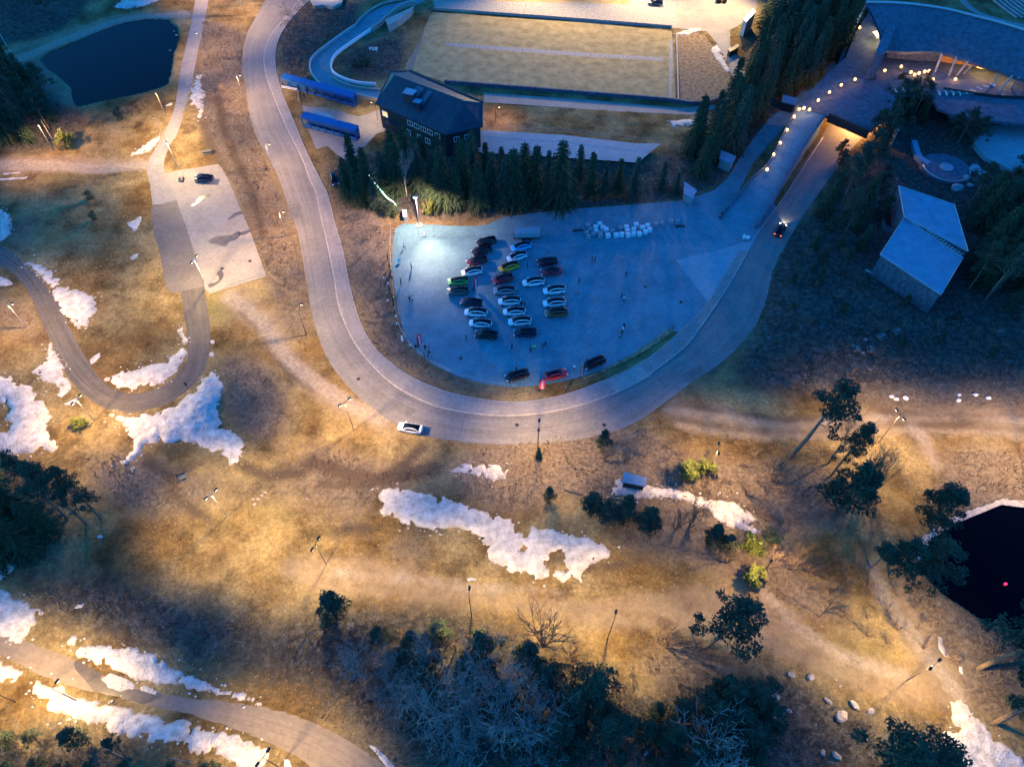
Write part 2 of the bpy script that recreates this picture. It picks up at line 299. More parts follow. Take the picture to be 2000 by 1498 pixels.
M['redglow'] = mat('lit_red_lamp', (1, 0, 0.1), emit=(1, 0.01, 0.06), estr=2.5)
M['skin'] = mat('skin', (0.45, 0.28, 0.20), rough=0.6, var=0.05)
M['hair'] = mat('dark_hair', (0.03, 0.02, 0.015), rough=0.7, var=0.1)
M['trouser'] = mat('dark_trousers', (0.02, 0.022, 0.03), rough=0.9, var=0.2)
M['orange'] = mat('orange_plastic', (0.8, 0.12, 0.03), rough=0.5)
M['yellow'] = mat('yellow_paint', (0.75, 0.50, 0.03), rough=0.4)
M['globe'] = mat('lit_globe', (1, .8, .5), emit=(1, .40, .09), estr=1.1)
M['deckpave'] = mat('terrace_slabs', (0.055, 0.085, 0.12), var=.35, vscale=.8, bump=.2)
M['warmtimber'] = mat('orange_timber', (.55, .26, .06), var=.25, vscale=1.5)
def paint(nm, c, r=0.3): return mat(nm + '_car_paint', c, rough=r, coat=0.35, var=0.03, spec=0.45)
PAINT = {'white': paint('white', (0.80, 0.80, 0.80)), 'black': paint('black', (0.012, 0.012, 0.014)), 'green': paint('green', (0.06, 0.42, 0.08)),
         'grey': paint('grey', (0.13, 0.125, 0.11)), 'navy': paint('navy', (0.010, 0.016, 0.05)), 'blue': paint('blue', (0.05, 0.50, 0.85)),
         'yellow': paint('yellow', (1.0, 0.42, 0.01)), 'red': paint('red', (0.45, 0.012, 0.03)), 'maroon': paint('maroon', (0.10, 0.008, 0.02)),
         'silver': paint('silver', (0.30, 0.31, 0.33)), 'bronze': paint('bronze', (0.22, 0.10, 0.03))}

# ------------------------------------------------------------------ mesh builder
class MB:
    def __init__(s): s.v = []; s.f = []; s.m = []; s.uv = None
    def add(s, vs, fs, mi=0):
        o = len(s.v); s.v += [tuple(p) for p in vs]; s.f += [tuple(o + i for i in f) for f in fs]; s.m += [mi] * len(fs); return s
    def box(s, c, d, rz=0, mi=0, rx=0, ry=0):
        m = Matrix.Translation(Vector(c)) @ Matrix.Rotation(rz, 4, 'Z') @ Matrix.Rotation(ry, 4, 'Y') @ Matrix.Rotation(rx, 4, 'X')
        vs = [m @ Vector((x * d[0] / 2, y * d[1] / 2, z * d[2] / 2)) for z in (-1, 1) for x, y in ((-1, -1), (1, -1), (1, 1), (-1, 1))]
        return s.add(vs, [(3, 2, 1, 0), (4, 5, 6, 7), (0, 1, 5, 4), (1, 2, 6, 5), (2, 3, 7, 6), (3, 0, 4, 7)], mi)
    def prism(s, pts, z0, z1, mi=0):
        """pts: list of (x,y) or Vector; z0, z1 numbers or lists"""
        n = len(pts); a = sum(pts[i][0] * pts[(i + 1) % n][1] - pts[(i + 1) % n][0] * pts[i][1] for i in range(n))
        if a < 0: pts = pts[::-1]; z0 = z0[::-1] if isinstance(z0, list) else z0; z1 = z1[::-1] if isinstance(z1, list) else z1
        g = lambda z, i: z[i] if isinstance(z, list) else z
        vs = [(p[0], p[1], g(z0, i)) for i, p in enumerate(pts)] + [(p[0], p[1], g(z1, i)) for i, p in enumerate(pts)]
        fs = [tuple(range(n - 1, -1, -1)), tuple(range(n, 2 * n))] + [(i, (i + 1) % n, n + (i + 1) % n, n + i) for i in range(n)]
        return s.add(vs, fs, mi)
    def tube(s, pts, r, n=5, mi=0, cap=True):
        pts = [Vector(p) for p in pts]; rr = r if isinstance(r, (list, tuple)) else [r] * len(pts); o = len(s.v); vs = []
        for i, p in enumerate(pts):
            d = (pts[min(i + 1, len(pts) - 1)] - pts[max(i - 1, 0)]); d = d.normalized() if d.length > 1e-6 else Vector((0, 0, 1))
            a = d.cross(Vector((0, 0, 1)) if abs(d.z) < 0.9 else Vector((1, 0, 0))).normalized(); b = d.cross(a)
            vs += [p + (a * math.cos(2 * math.pi * k / n) + b * math.sin(2 * math.pi * k / n)) * rr[i] for k in range(n)]
        fs = [(i * n + k, i * n + (k + 1) % n, (i + 1) * n + (k + 1) % n, (i + 1) * n + k) for i in range(len(pts) - 1) for k in range(n)]
        if cap: fs += [tuple(range(n - 1, -1, -1)), tuple((len(pts) - 1) * n + k for k in range(n))]
        return s.add(vs, fs, mi)
    def cyl(s, c, r, h, n=12, mi=0, r2=None): return s.tube([c, (c[0], c[1], c[2] + h)], [r, r2 if r2 is not None else r], n, mi)
    def ball(s, c, r, n=8, mi=0, sq=(1, 1, 1), jit=0, seed=0):
        rr = random.Random(seed); vs = [(c[0], c[1], c[2] - r * sq[2])]
        for i in range(1, n // 2 + 1):
            th = math.pi * i / (n // 2 + 1)
            for k in range(n):
                q = r * (1 + jit * (rr.random() - 0.5)); ph = 2 * math.pi * k / n
                vs.append((c[0] + q * sq[0] * math.sin(th) * math.cos(ph), c[1] + q * sq[1] * math.sin(th) * math.sin(ph), c[2] - q * sq[2] * math.cos(th)))
        vs.append((c[0], c[1], c[2] + r * sq[2])); L = n // 2; fs = []
        for k in range(n):
            fs.append((0, 1 + (k + 1) % n, 1 + k)); fs.append((len(vs) - 1, 1 + (L - 1) * n + k, 1 + (L - 1) * n + (k + 1) % n))
            for i in range(L - 1): fs.append((1 + i * n + k, 1 + i * n + (k + 1) % n, 1 + (i + 1) * n + (k + 1) % n, 1 + (i + 1) * n + k))
        return s.add(vs, fs, mi)
    def build(s, name, mats, parent=None, smooth=False, **tags):
        me = bpy.data.meshes.new(name); me.from_pydata(s.v, [], s.f)
        mats = mats if isinstance(mats, (list, tuple)) else [mats]
        for m in mats: me.materials.append(m)
        if len(mats) > 1: me.polygons.foreach_set('material_index', s.m)
        if smooth: me.polygons.foreach_set('use_smooth', [True] * len(me.polygons))
        me.update()
        o = bpy.data.objects.new(name, me); col.objects.link(o)
        if parent: o.parent = parent
        for k, v in tags.items(): o[k] = v
        return o
def thing(name, label, cat, loc=(0, 0, 0), rz=0, group=None):
    o = bpy.data.objects.new(name, None); col.objects.link(o); o.location = loc; o.rotation_euler = (0, 0, rz)
    o['label'] = label; o['category'] = cat; o.empty_display_size = 0.5
    if group: o['group'] = group
    return o
def tag(o, label, cat, group=None):
    o['label'] = label; o['category'] = cat
    if group: o['group'] = group
    return o
KIDS = {}
def kids(o): 
    if o.name not in KIDS: KIDS[o.name] = list(o.children)
    return KIDS[o.name]
def dup(root, loc, rz, label, group=None, scale=None, swap=None, rot=None):
    r = root.copy(); col.objects.link(r); r.location = loc; r.rotation_euler = rot or (0, 0, rz); r['label'] = label
    if group: r['group'] = group
    if scale: r.scale = scale if isinstance(scale, (tuple, list)) else (scale,) * 3
    for ch in kids(root):
        c = ch.copy(); col.objects.link(c); c.parent = r
        if swap: 
            for i, sl_ in enumerate(c.material_slots):
                nm_ = sl_.material.name if sl_.material else ''
                if nm_ in swap: sl_.link = 'OBJECT'; sl_.material = swap[nm_]
        for g in kids(ch):
            d = g.copy(); col.objects.link(d); d.parent = c
    return r
HIDE = []   # prototypes used once then removed
def drop(root):
    for c in kids(root):
        for g in kids(c): bpy.data.objects.remove(g)
        bpy.data.objects.remove(c)
    bpy.data.objects.remove(root); KIDS.clear()

# ------------------------------------------------------------------ ground sheet
def build_ground():
    xs = np.concatenate([[-2500, -900, -400], GX, [400, 900, 2500]]); ys = np.concatenate([[-2500, -700, -120], GY, [420, 900, 2500]])
    H = np.zeros((len(ys), len(xs))); H[3:-3, 3:-3] = HG
    X, Y = np.meshgrid(xs, ys); nx, ny = len(xs), len(ys)
    me = bpy.data.meshes.new('ground'); V = np.stack([X, Y, H], -1).reshape(-1, 3)
    i = np.arange(nx - 1)[None, :] + nx * np.arange(ny - 1)[:, None]
    F = np.stack([i, i + 1, i + 1 + nx, i + nx], -1).reshape(-1, 4)
    me.vertices.add(len(V)); me.vertices.foreach_set('co', V.ravel()); me.loops.add(F.size); me.polygons.add(len(F))
    me.loops.foreach_set('vertex_index', F.ravel()); me.polygons.foreach_set('loop_start', np.arange(0, F.size, 4)); me.update(calc_edges=True)
    me.polygons.foreach_set('use_smooth', np.ones(len(F), bool))
    def put(nm, arr):
        full = np.zeros((ny, nx)); full[3:-3, 3:-3] = arr
        a = me.attributes.new(nm, 'FLOAT', 'POINT'); a.data.foreach_set('value', full.ravel())
    reg = lambda polys, k: np.clip(blur(np.clip(sum(raster(p) for p in polys), 0, 1), k, 2), 0, 1)
    put('bare', reg(BARE, 2)); put('brown', reg(BROWN, 4)); put('green', reg(GREEN, 4)); put('wood', reg(WOOD_UNLIT, 6)); put('trail', reg([pline(q, w_) for q, w_ in TRAIL], 1)); put('rut_shade', reg([pline(q, w_) for q, w_ in RUT_SHADE], 1))
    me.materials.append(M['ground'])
    o = bpy.data.objects.new('ground', me); col.objects.link(o); o['kind'] = 'structure'
def disc(u, v, r, ry=None):
    ry = ry or r * 0.75
    return [(u + r * math.cos(a * math.pi / 5), v + ry * math.sin(a * math.pi / 5)) for a in range(10)]
def pline(q, w_):
    a = np.array(catmull(q, 4)); d = np.gradient(a, axis=0); d /= np.linalg.norm(d, axis=1)[:, None] + 1e-9; nn = np.stack([-d[:, 1], d[:, 0]], 1) * w_ / 2
    return [tuple(x) for x in np.vstack([a + nn, (a - nn)[::-1]])]
RUT_SHADE = [([(1330,790),(1400,800),(1480,815),(1560,822),(1650,815),(1760,812),(1880,815),(2030,812)], 9), ([(1300,815),(1400,832),(1500,845),(1600,845),(1700,835),(1820,832),(2030,838)], 8), ([(1440,665),(1400,720),(1340,770)], 7),
       ([(470,600),(520,650),(545,700),(580,735),(620,760)], 14), ([(600,900),(680,925),(760,935),(860,910)], 22), ([(620,945),(700,950),(760,930),(830,870)], 14), ([(460,900),(520,930),(600,925)], 18),  # middle two strokes paint a dark brown shadow into the slope colour
       ([(280,900),(330,930),(350,975),(420,1020)], 16), ([(640,1045),(700,1035),(740,1040)], 16), ([(1040,1080),(1120,1100),(1180,1110),(1260,1090)], 12), ([(1500,1150),(1560,1190),(1620,1240),(1680,1270)], 8), ([(1480,1170),(1540,1215),(1600,1262)], 6),
       ([(1390,1060),(1440,1090),(1500,1150)], 9), ([(1660,990),(1600,1010),(1520,1020),(1440,990),(1340,955)], 10), ([(1720,1010),(1690,1080),(1700,1150),(1760,1230),(1850,1330)], 12), ([(1150,850),(1250,870),(1350,860)], 8), ([(345,930),(380,905),(420,895),(455,905)], 6), ([(0,470),(60,500)], 8),
       ([(425,190),(440,260),(470,330),(500,400),(515,470)], 12), ([(390,230),(420,300),(450,345)], 8), ([(1280,1210),(1340,1260),(1420,1290)], 14)]
TRAIL = [([(1300,800),(1400,812),(1500,828),(1600,828),(1700,822),(1820,820),(2040,822)], 7), ([(1310,828),(1420,848),(1540,858),(1650,850),(1750,845),(1900,848),(2040,850)], 6), ([(1775,835),(1800,860),(1815,890),(1830,925)], 14), ([(1350,770),(1400,790),(1440,815),(1480,835)], 4),
         ([(440,575),(480,600),(520,640),(560,700),(620,750),(690,795),(760,825)], 24), ([(-30,325),(80,322),(180,326),(290,322)], 18), ([(1700,1100),(1720,1160),(1770,1230),(1830,1310),(1880,1370)], 20), ([(1480,1150),(1560,1230),(1660,1290),(1780,1330)], 16), ([(0,130),(120,82),(240,42),(370,28)], 12), ([(640,1120),(800,1130),(950,1150),(1100,1155)], 10)]
BARE = [[(-30,308),(100,303),(200,308),(290,305),(288,332),(180,338),(80,334),(-30,342)],
        [(425,575),(480,558),(545,625),(575,690),(640,750),(720,800),(780,840),(840,860),(760,850),(680,815),(590,760),(540,700),(500,640),(450,610)],
        [(1290,800),(1360,790),(1450,815),(1550,830),(1650,812),(1760,800),(2030,800),(2030,850),(1850,850),(1700,845),(1560,858),(1450,850),(1330,835)],
        [(1770,835),(1790,838),(1812,870),(1835,915),(1822,920),(1800,885)], [(0,105),(100,70),(220,32),(370,20),(370,35),(240,42),(110,90),(0,150)],
        [(520,1090),(700,1090),(900,1150),(1150,1180),(1380,1150),(1480,1180),(1560,1240),(1700,1290),(1850,1330),(1800,1380),(1650,1340),(1480,1260),(1330,1230),(1200,1230),(1000,1190),(800,1170),(600,1150)],
        [(1700,1150),(1760,1120),(1800,1220),(1870,1320),(1900,1400),(1830,1380),(1780,1280)], [(1500,650),(1300,800),(1290,790),(1480,655)],
        [(60,110),(120,90),(140,140),(150,210),(110,200),(70,150)]]
BROWN = [[(395,40),(470,60),(480,200),(520,320),(570,420),(600,600),(600,690),(560,640),(520,540),(500,470),(440,330),(400,250),(385,160)],
         [(645,380),(750,430),(760,560),(775,640),(830,710),(930,750),(1010,770),(940,778),(830,745),(740,690),(690,590),(665,480)],
         [(440,680),(520,720),(560,800),(540,860),(480,850),(440,760)], [(560,900),(640,870),(760,920),(860,920),(840,950),(700,945),(620,930)],
         [(150,870),(350,930),(600,950),(760,960),(700,1000),(450,960),(300,1010),(200,950)],
         [(1000,860),(1250,840),(1350,900),(1600,920),(1700,1000),(1500,1050),(1300,980),(1100,960),(1000,1000),(880,960),(900,890)],
         [(1150,1060),(1300,1010),(1500,1050),(1560,1120),(1700,1250),(1500,1170),(1350,1090)], [(500,1380),(700,1400),(820,1498),(760,1498),(640,1410),(500,1365)],
         [(1230,1260),(1420,1290),(1500,1400),(1300,1360)], [(20,440),(60,420),(60,500),(20,480)], [(1650,755),(2010,730),(2010,800),(1650,790)],
         [(1840,880),(2010,880),(2010,980),(1850,1010)], [(0,560),(70,620),(90,680),(0,640)], disc(800,1080,40), disc(690,1040,40,15), [(1760,1120),(1900,1200),(1990,1320),(1960,1460),(1850,1300)]]
GREEN = [disc(540,990,50,20), disc(480,930,40,16), disc(130,340,40,15), disc(1150,80,100,20),
         disc(1650,1290,60), disc(430,600,40), disc(280,150,25), disc(870,70,60,25)]
WOOD_UNLIT = [[(1530,470),(1610,400),(1700,450),(1700,570),(1505,570)], [(1570,360),(1620,400),(1540,470),(1525,500),(1500,560),(1520,580),(1600,520),(1660,420)], [(-20,130),(70,120),(120,200),(160,240),(120,290),(-20,300)], [(-20,0),(200,-20),(120,60),(-20,95)], [(640,310),(900,300),(1290,320),(1400,340),(1330,390),(980,420),(800,430),(650,380)],
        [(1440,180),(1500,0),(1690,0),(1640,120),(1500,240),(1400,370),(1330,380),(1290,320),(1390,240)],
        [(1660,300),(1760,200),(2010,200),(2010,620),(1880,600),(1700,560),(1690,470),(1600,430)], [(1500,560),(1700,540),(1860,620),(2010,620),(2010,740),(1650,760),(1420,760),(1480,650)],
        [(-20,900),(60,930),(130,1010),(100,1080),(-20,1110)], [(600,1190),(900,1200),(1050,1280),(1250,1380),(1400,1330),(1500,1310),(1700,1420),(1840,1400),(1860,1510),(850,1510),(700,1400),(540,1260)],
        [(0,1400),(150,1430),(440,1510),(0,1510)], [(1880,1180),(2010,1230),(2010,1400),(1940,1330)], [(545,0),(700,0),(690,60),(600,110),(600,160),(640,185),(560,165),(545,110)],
        [(50,1120),(300,1160),(500,1230),(620,1330),(450,1290),(250,1250),(100,1190)], [(660,110),(790,60),(780,140),(700,160)]]  # first region here is open meadow, its lack of light painted dark
build_ground()

# ------------------------------------------------------------------ flat sheets
def strip(name, A, B, z, m, cols=6, n=None, zs=None, **tags):
    A = catmull(A, 4); B = catmull(B, 4)
    wa = [P(u, v, 0) for u, v in A]; wb = [P(u, v, 0) for u, v in B]
    n = n or 140
    a, la = resample([(p.x, p.y) for p in wa], n); b, lb = resample([(p.x, p.y) for p in wb], n)
    vs, fs, uv = [], [], []
    for i in range(n):
        for k in range(cols + 1):
            t = k / cols; q = a[i] * (1 - t) + b[i] * t
            vs.append((q[0], q[1], z)); uv.append((t * np.linalg.norm(a[i] - b[i]), i / (n - 1) * (la + lb) / 2))
    for i in range(n - 1):
        for k in range(cols):
            j = i * (cols + 1) + k; fs.append((j, j + 1, j + cols + 2, j + cols + 1))
    me = bpy.data.meshes.new(name); me.from_pydata(vs, [], fs); me.materials.append(m)
    ul = me.uv_layers.new(name='UVMap')
    for lp in me.loops: ul.data[lp.index].uv = uv[lp.vertex_index]
    me.update()
    if me.polygons[0].normal.z < 0: me.flip_normals()
    o = bpy.data.objects.new(name, me); col.objects.link(o)
    for k, v in tags.items(): o[k] = v
    return o, a, b
def sheet(name, px, z, m, smooth=False, kind='structure', world=None):
    pts = world or [(p.x, p.y) for p in PP(catmull(px, 5, True) if smooth else px)]
    me = bpy.data.meshes.new(name); n = len(pts)
    a = sum(pts[i][0] * pts[(i + 1) % n][1] - pts[(i + 1) % n][0] * pts[i][1] for i in range(n))
    if a < 0: pts = pts[::-1]
    tris = geometry.tessellate_polygon([[Vector((p[0], p[1], 0)) for p in pts]])
    tris = [t if ((pts[t[1]][0]-pts[t[0]][0])*(pts[t[2]][1]-pts[t[0]][1])-(pts[t[2]][0]-pts[t[0]][0])*(pts[t[1]][1]-pts[t[0]][1])) > 0 else t[::-1] for t in tris]
    me.from_pydata([(p[0], p[1], z) for p in pts], [], [tuple(t) for t in tris]); me.materials.append(m)
    ul = me.uv_layers.new(name='UVMap')
    for lp in me.loops:
        c = me.vertices[lp.vertex_index].co; ul.data[lp.index].uv = (c.x, c.y)
    me.update(); o = bpy.data.objects.new(name, me); col.objects.link(o)
    if kind: o['kind'] = kind
    return o
def line_on(name, px, width, z, m, h=0, kind='structure', parent=None):
    pts, L = resample([(p.x, p.y) for p in PP(px if name == 'reservoir_rim_path' else catmull(px, 4))], 160)
    d = np.gradient(pts, axis=0); d /= np.linalg.norm(d, axis=1)[:, None] + 1e-9; nn = np.stack([-d[:, 1], d[:, 0]], 1) * width / 2
    mb = MB(); n = len(pts); l = pts + nn; r = pts - nn
    vs = [(x, y, z + h) for x, y in l] + [(x, y, z + h) for x, y in r]
    fs = [(i, n + i, n + i + 1, i + 1) for i in range(n - 1)]
    if h:
        vs += [(x, y, z - 0.05) for x, y in l] + [(x, y, z - 0.05) for x, y in r]
        fs += [(i, i + 1, 2 * n + i + 1, 2 * n + i) for i in range(n - 1)] + [(n + i + 1, n + i, 3 * n + i, 3 * n + i + 1) for i in range(n - 1)]
    mb.add(vs, fs); o = mb.build(name, m, parent)
    if kind: o['kind'] = kind
    return o

sheet('car_park_pavement', LOT, 0.020, M['lot'])
sheet('pale_paving', [(1320,508),(1395,491),(1475,468),(1440,530),(1410,575),(1385,594)], 0.024, M['pave'])
strip('road', ROAD_O, ROAD_K, 0.030, M['road'], 8, 260, kind='structure')
strip('footpath', FOOT_K, FOOT_I, 0.13, M['foot'], 3, 240, kind='structure')
line_on('kerb', FOOT_K, 0.28, 0.0, M['kerb'], 0.145)
line_on('kerb_edge', FOOT_I, 0.16, 0.0, M['kerb'], 0.135)
strip('footpath_approach', PATHA_L, PATHA_R, 0.020, M['foot'], 4, 120, kind='structure')
sheet('small_car_park_pavement', CARPARK, 0.024, M['pale_asphalt'])
sheet('patched_pavement', DARKSQ, 0.034, M['darksq'])
strip('ski_path', PATHB_O, PATHB_I, 0.029, M['path'], 5, 180, kind='structure')
strip('lower_path', PATHC_T, PATHC_B, 0.020, M['warm_path'], 5, 120, kind='structure')
sheet('wet_patch_ground', [(147,1292),(165,1287),(200,1302),(212,1313),(196,1326),(235,1350),(262,1345),(300,1350),(318,1356),(300,1368),(250,1379),(195,1363),(175,1338),(148,1307)], 0.026, M['wet'], True)
for k, q in enumerate([[(373,400),(380,398),(388,386),(400,382),(412,379),(408,386),(396,390),(385,398),(377,403)], [(408,470),(425,462),(450,460),(465,452),(470,458),(462,468),(448,473),(440,482),(425,478),(412,476)],
          [(407,556),(420,552),(428,545),(424,535),(431,528),(437,535),(434,545),(425,555),(410,562)], [(445,428),(460,416),(480,411),(482,415),(462,422),(450,430)], [(468,455),(490,448),(502,442),(503,446),(486,455),(470,460)]]):
    sheet('puddle_ground', q, 0.029, M['wet'], True)
sheet('stadium_field', FIELD, 0.010, M['grassfield'])
sheet('stadium_field_end', FIELDE, 0.012, M['roughfield'])
sheet('stadium_straight_pavement', STRAIGHT, 0.014, M['gravel'])
sheet('stadium_plaza_pavement', PLAZA, 0.018, M['pale_asphalt'])
sheet('track_strip_pavement', [(1000,93),(1150,104),(1296,113),(1296,120),(1150,112),(1000,101),(870,90),(870,84)], 0.016, M['gravel'])
sheet('cross_strip_pavement', [(1308,80),(1314,80),(1313,190),(1306,190)], 0.016, M['gravel'])
sheet('field_line_pavement', [(820,20),(838,26),(806,140),(795,135)], 0.016, M['warm_path'])
sheet('north_lawn', [(960,-20),(1228,-20),(1228,9),(1100,6),(960,3)], 0.020, M['grassfield'])
strip('roller_track', TRACK_O, TRACK_I, 0.022, M['lot'], 4, 90, kind='structure')
sheet('lodge_yard_pavement', LODGEYARD, 0.013, M['pale_asphalt'])
sheet('terrace_pavement', TERR, 0.6, M['pave'])
M['seam'] = mat('tar_seam', (0.10, 0.092, 0.088), rough=.6, var=.2)
M['patch'] = asphalt_mat('newer_asphalt_patch', (0.12, 0.115, 0.11), (0.165, 0.158, 0.15), .1)
M['palepatch'] = asphalt_mat('older_asphalt_patch', (0.25, 0.235, 0.225), (0.33, 0.315, 0.30), .1)
for q, w_ in (([(545,120),(560,230),(600,330),(625,420),(645,520),(668,610),(700,680),(760,750),(850,805),(950,832),(1060,835),(1160,815)], .09), ([(1190,805),(1280,745),(1360,690),(1420,620),(1465,540),(1520,440)], .09), ([(640,600),(668,597),(690,590)], .12), ([(590,470),(615,468),(648,462)], .12), ([(900,845),(905,825),(910,808)], .12), ([(1300,760),(1285,735),(1270,722)], .12),
              ([(1430,640),(1415,615),(1400,600)], .12), ([(505,160),(535,155),(548,150)], .12)):
    line_on('road_seam', q, w_, .035, M['seam'])
for q, w_ in (([(420,575),(455,555),(520,535)], .1), ([(345,392),(368,470),(398,560)], .12), ([(330,470),(372,462)], .07), ([(335,500),(383,492)], .07)): line_on('pavement_seam', q, w_, .040, M['seam'])
sheet('road_patch', [(560,400),(585,396),(592,425),(568,430)], .034, M['patch']); sheet('road_patch', [(760,800),(800,815),(815,800),(778,785)], .034, M['patch']); sheet('road_patch', [(1330,735),(1365,712),(1380,728),(1345,750)], .034, M['patch'])
sheet('footpath_patch', [(1183,748),(1250,715),(1272,735),(1205,768)], .134, M['palepatch'])
# ponds
for nm, px in (('pond_water', POND1), ('reservoir_water', POND2)):
    wpts = [P(u, v, -0.3) for u, v in (catmull(px, 4, True) if px is POND1 else px)]
    c = sum(wpts, Vector()) / len(wpts)
    sheet(nm, None, -0.3, M['water'], world=[(c.x + (p.x - c.x) * 1.03, c.y + (p.y - c.y) * 1.03) for p in wpts])
line_on('reservoir_rim_path', [(1785,1100),(1812,1048),(1868,1013),(1952,979),(1990,984),(2060,988)], 1.3, -0.05, M['stone'], 0.15)
# ------------------------------------------------------------------ generic wall / fence things
def wall_thing(name, label, px, width, h, m, z=0.0, n=60, group=None, zb=None):
    pts, L = resample([(p.x, p.y) for p in PP(catmull(px, 4))], n)
    d = np.gradient(pts, axis=0); d /= np.linalg.norm(d, axis=1)[:, None] + 1e-9; nn = np.stack([-d[:, 1], d[:, 0]], 1) * width / 2
    mb = MB(); l = pts + nn; r = pts - nn; zb = z - 0.3 if zb is None else zb
    vs = []
    for i in range(n): vs += [(*l[i], z + h), (*r[i], z + h), (*r[i], zb), (*l[i], zb)]
    fs = [(4 * i + a, 4 * i + (a + 1) % 4, 4 * i + 4 + (a + 1) % 4, 4 * i + 4 + a) for i in range(n - 1) for a in range(4)] + [(0, 3, 2, 1), (4 * n - 4, 4 * n - 3, 4 * n - 2, 4 * n - 1)]
    mb.add(vs, fs)
    return tag(mb.build(name, m), label, 'wall', group)
def fence_thing(name, label, px, h, m, step=2.0, rails=(1.0, 0.55), r=0.035, z=0.0, cat='fence', group=None, board=None):
    L0 = resample([(p.x, p.y) for p in PP(px)], 4)[1]; n = max(2, int(L0 / step) + 1)
    pts, L = resample([(p.x, p.y) for p in PP(px)], n)
    t = thing(name, label, cat, (pts[0][0], pts[0][1], z), 0, group); o = Vector((pts[0][0], pts[0][1], 0))
    pm = MB()
    for q in pts[:99]:
        MB().tube([(q[0] - o.x, q[1] - o.y, -0.1), (q[0] - o.x, q[1] - o.y, h)], r, 4).build('post', m, t)
    for rr in rails:
        if board: 
            b = MB()
            for i in range(n - 1):
                a, c = pts[i], pts[i + 1]; dx, dy = c - a; ln = math.hypot(dx, dy)
                b.box(((a[0] + c[0]) / 2 - o.x, (a[1] + c[1]) / 2 - o.y, rr * h), (ln, 0.04, board), math.atan2(dy, dx))
            b.build('rail', m, t)
        else: MB().tube([(q[0] - o.x, q[1] - o.y, rr * h) for q in pts], r * 0.8, 4).build('rail', m, t)
    return t
wall_thing('stadium_wall', 'long dark low wall along the south edge of the floodlit field', [(868,164),(1000,174),(1150,186),(1300,198),(1350,205),(1395,200),(1420,183),(1432,160)], 0.5, 1.1, M['stonewall'])
wall_thing('track_wall', 'pale curved barrier on the outer side of the roller ski track', [(795,0),(745,11),(710,34),(693,54)], 0.3, 0.7, M['concrete'])
wall_thing('track_wall', 'white double board barrier on the outer bend of the roller track', [(693,54),(650,84),(614,113),(606,132),(612,152),(632,172),(660,183),(700,190),(745,199)], 0.35, 0.9, M['steel'])
wall_thing('track_wall', 'cream curved wall with openings inside the roller track by the tunnel hut', [(812,12),(785,18),(757,40),(742,54),(728,62)], 0.6, 1.6, M['kerb'])
wall_thing('track_wall', 'white inner barrier following the tight bend of the roller track', [(726,60),(690,84),(658,108),(648,125),(650,142),(668,155),(700,165),(735,168)], 0.3, 0.9, M['whitepaint'])
wall_thing('snow_bank', 'narrow snow bank lying inside the lower roller track bend', [(650,152),(668,163),(700,172),(742,176)], 0.8, 0.35, M['snow'])['category'] = 'snow patch'
wall_thing('stadium_board', 'long cream advertising board row along the north of the field', [(848,20),(1000,31),(1150,42),(1312,55)], 0.25, 0.8, M['kerb'])
wall_thing('stadium_edge', 'grey low kerb wall of the field east edge', [(1321,70),(1323,130),(1325,195)], 0.3, 0.3, M['concrete'])
fence_thing('railing', 'railing with posts along the blue terrace beside the lodge', [(942,256),(1100,266),(1240,283),(1288,286)], 1.7, M['steel'], 2.2, (1.0, 0.5), z=0.5)
fence_thing('board_fence', 'white board fence beside the end of the upper blue shelter', [(551,174),(582,180),(584,200)], 1.0, M['whitepaint'], 2.2, (0.9, 0.5), board=0.18)
fence_thing('fence', 'tall temporary mesh fence along the lit north edge of the car park', [(818,462),(850,463),(880,463),(910,461),(940,459),(972,456)], 2.0, M['steel'], 3.4, (1.0, 0.1))
fence_thing('fence', 'thin crowd barrier curving along the west edge of the car park', [(763,440),(762,490),(766,545),(772,600),(780,640),(800,675),(840,708),(890,733),(950,748),(1010,757)], 0.9, M['steel'], 1.8, (1.0, 0.5), r=0.03)
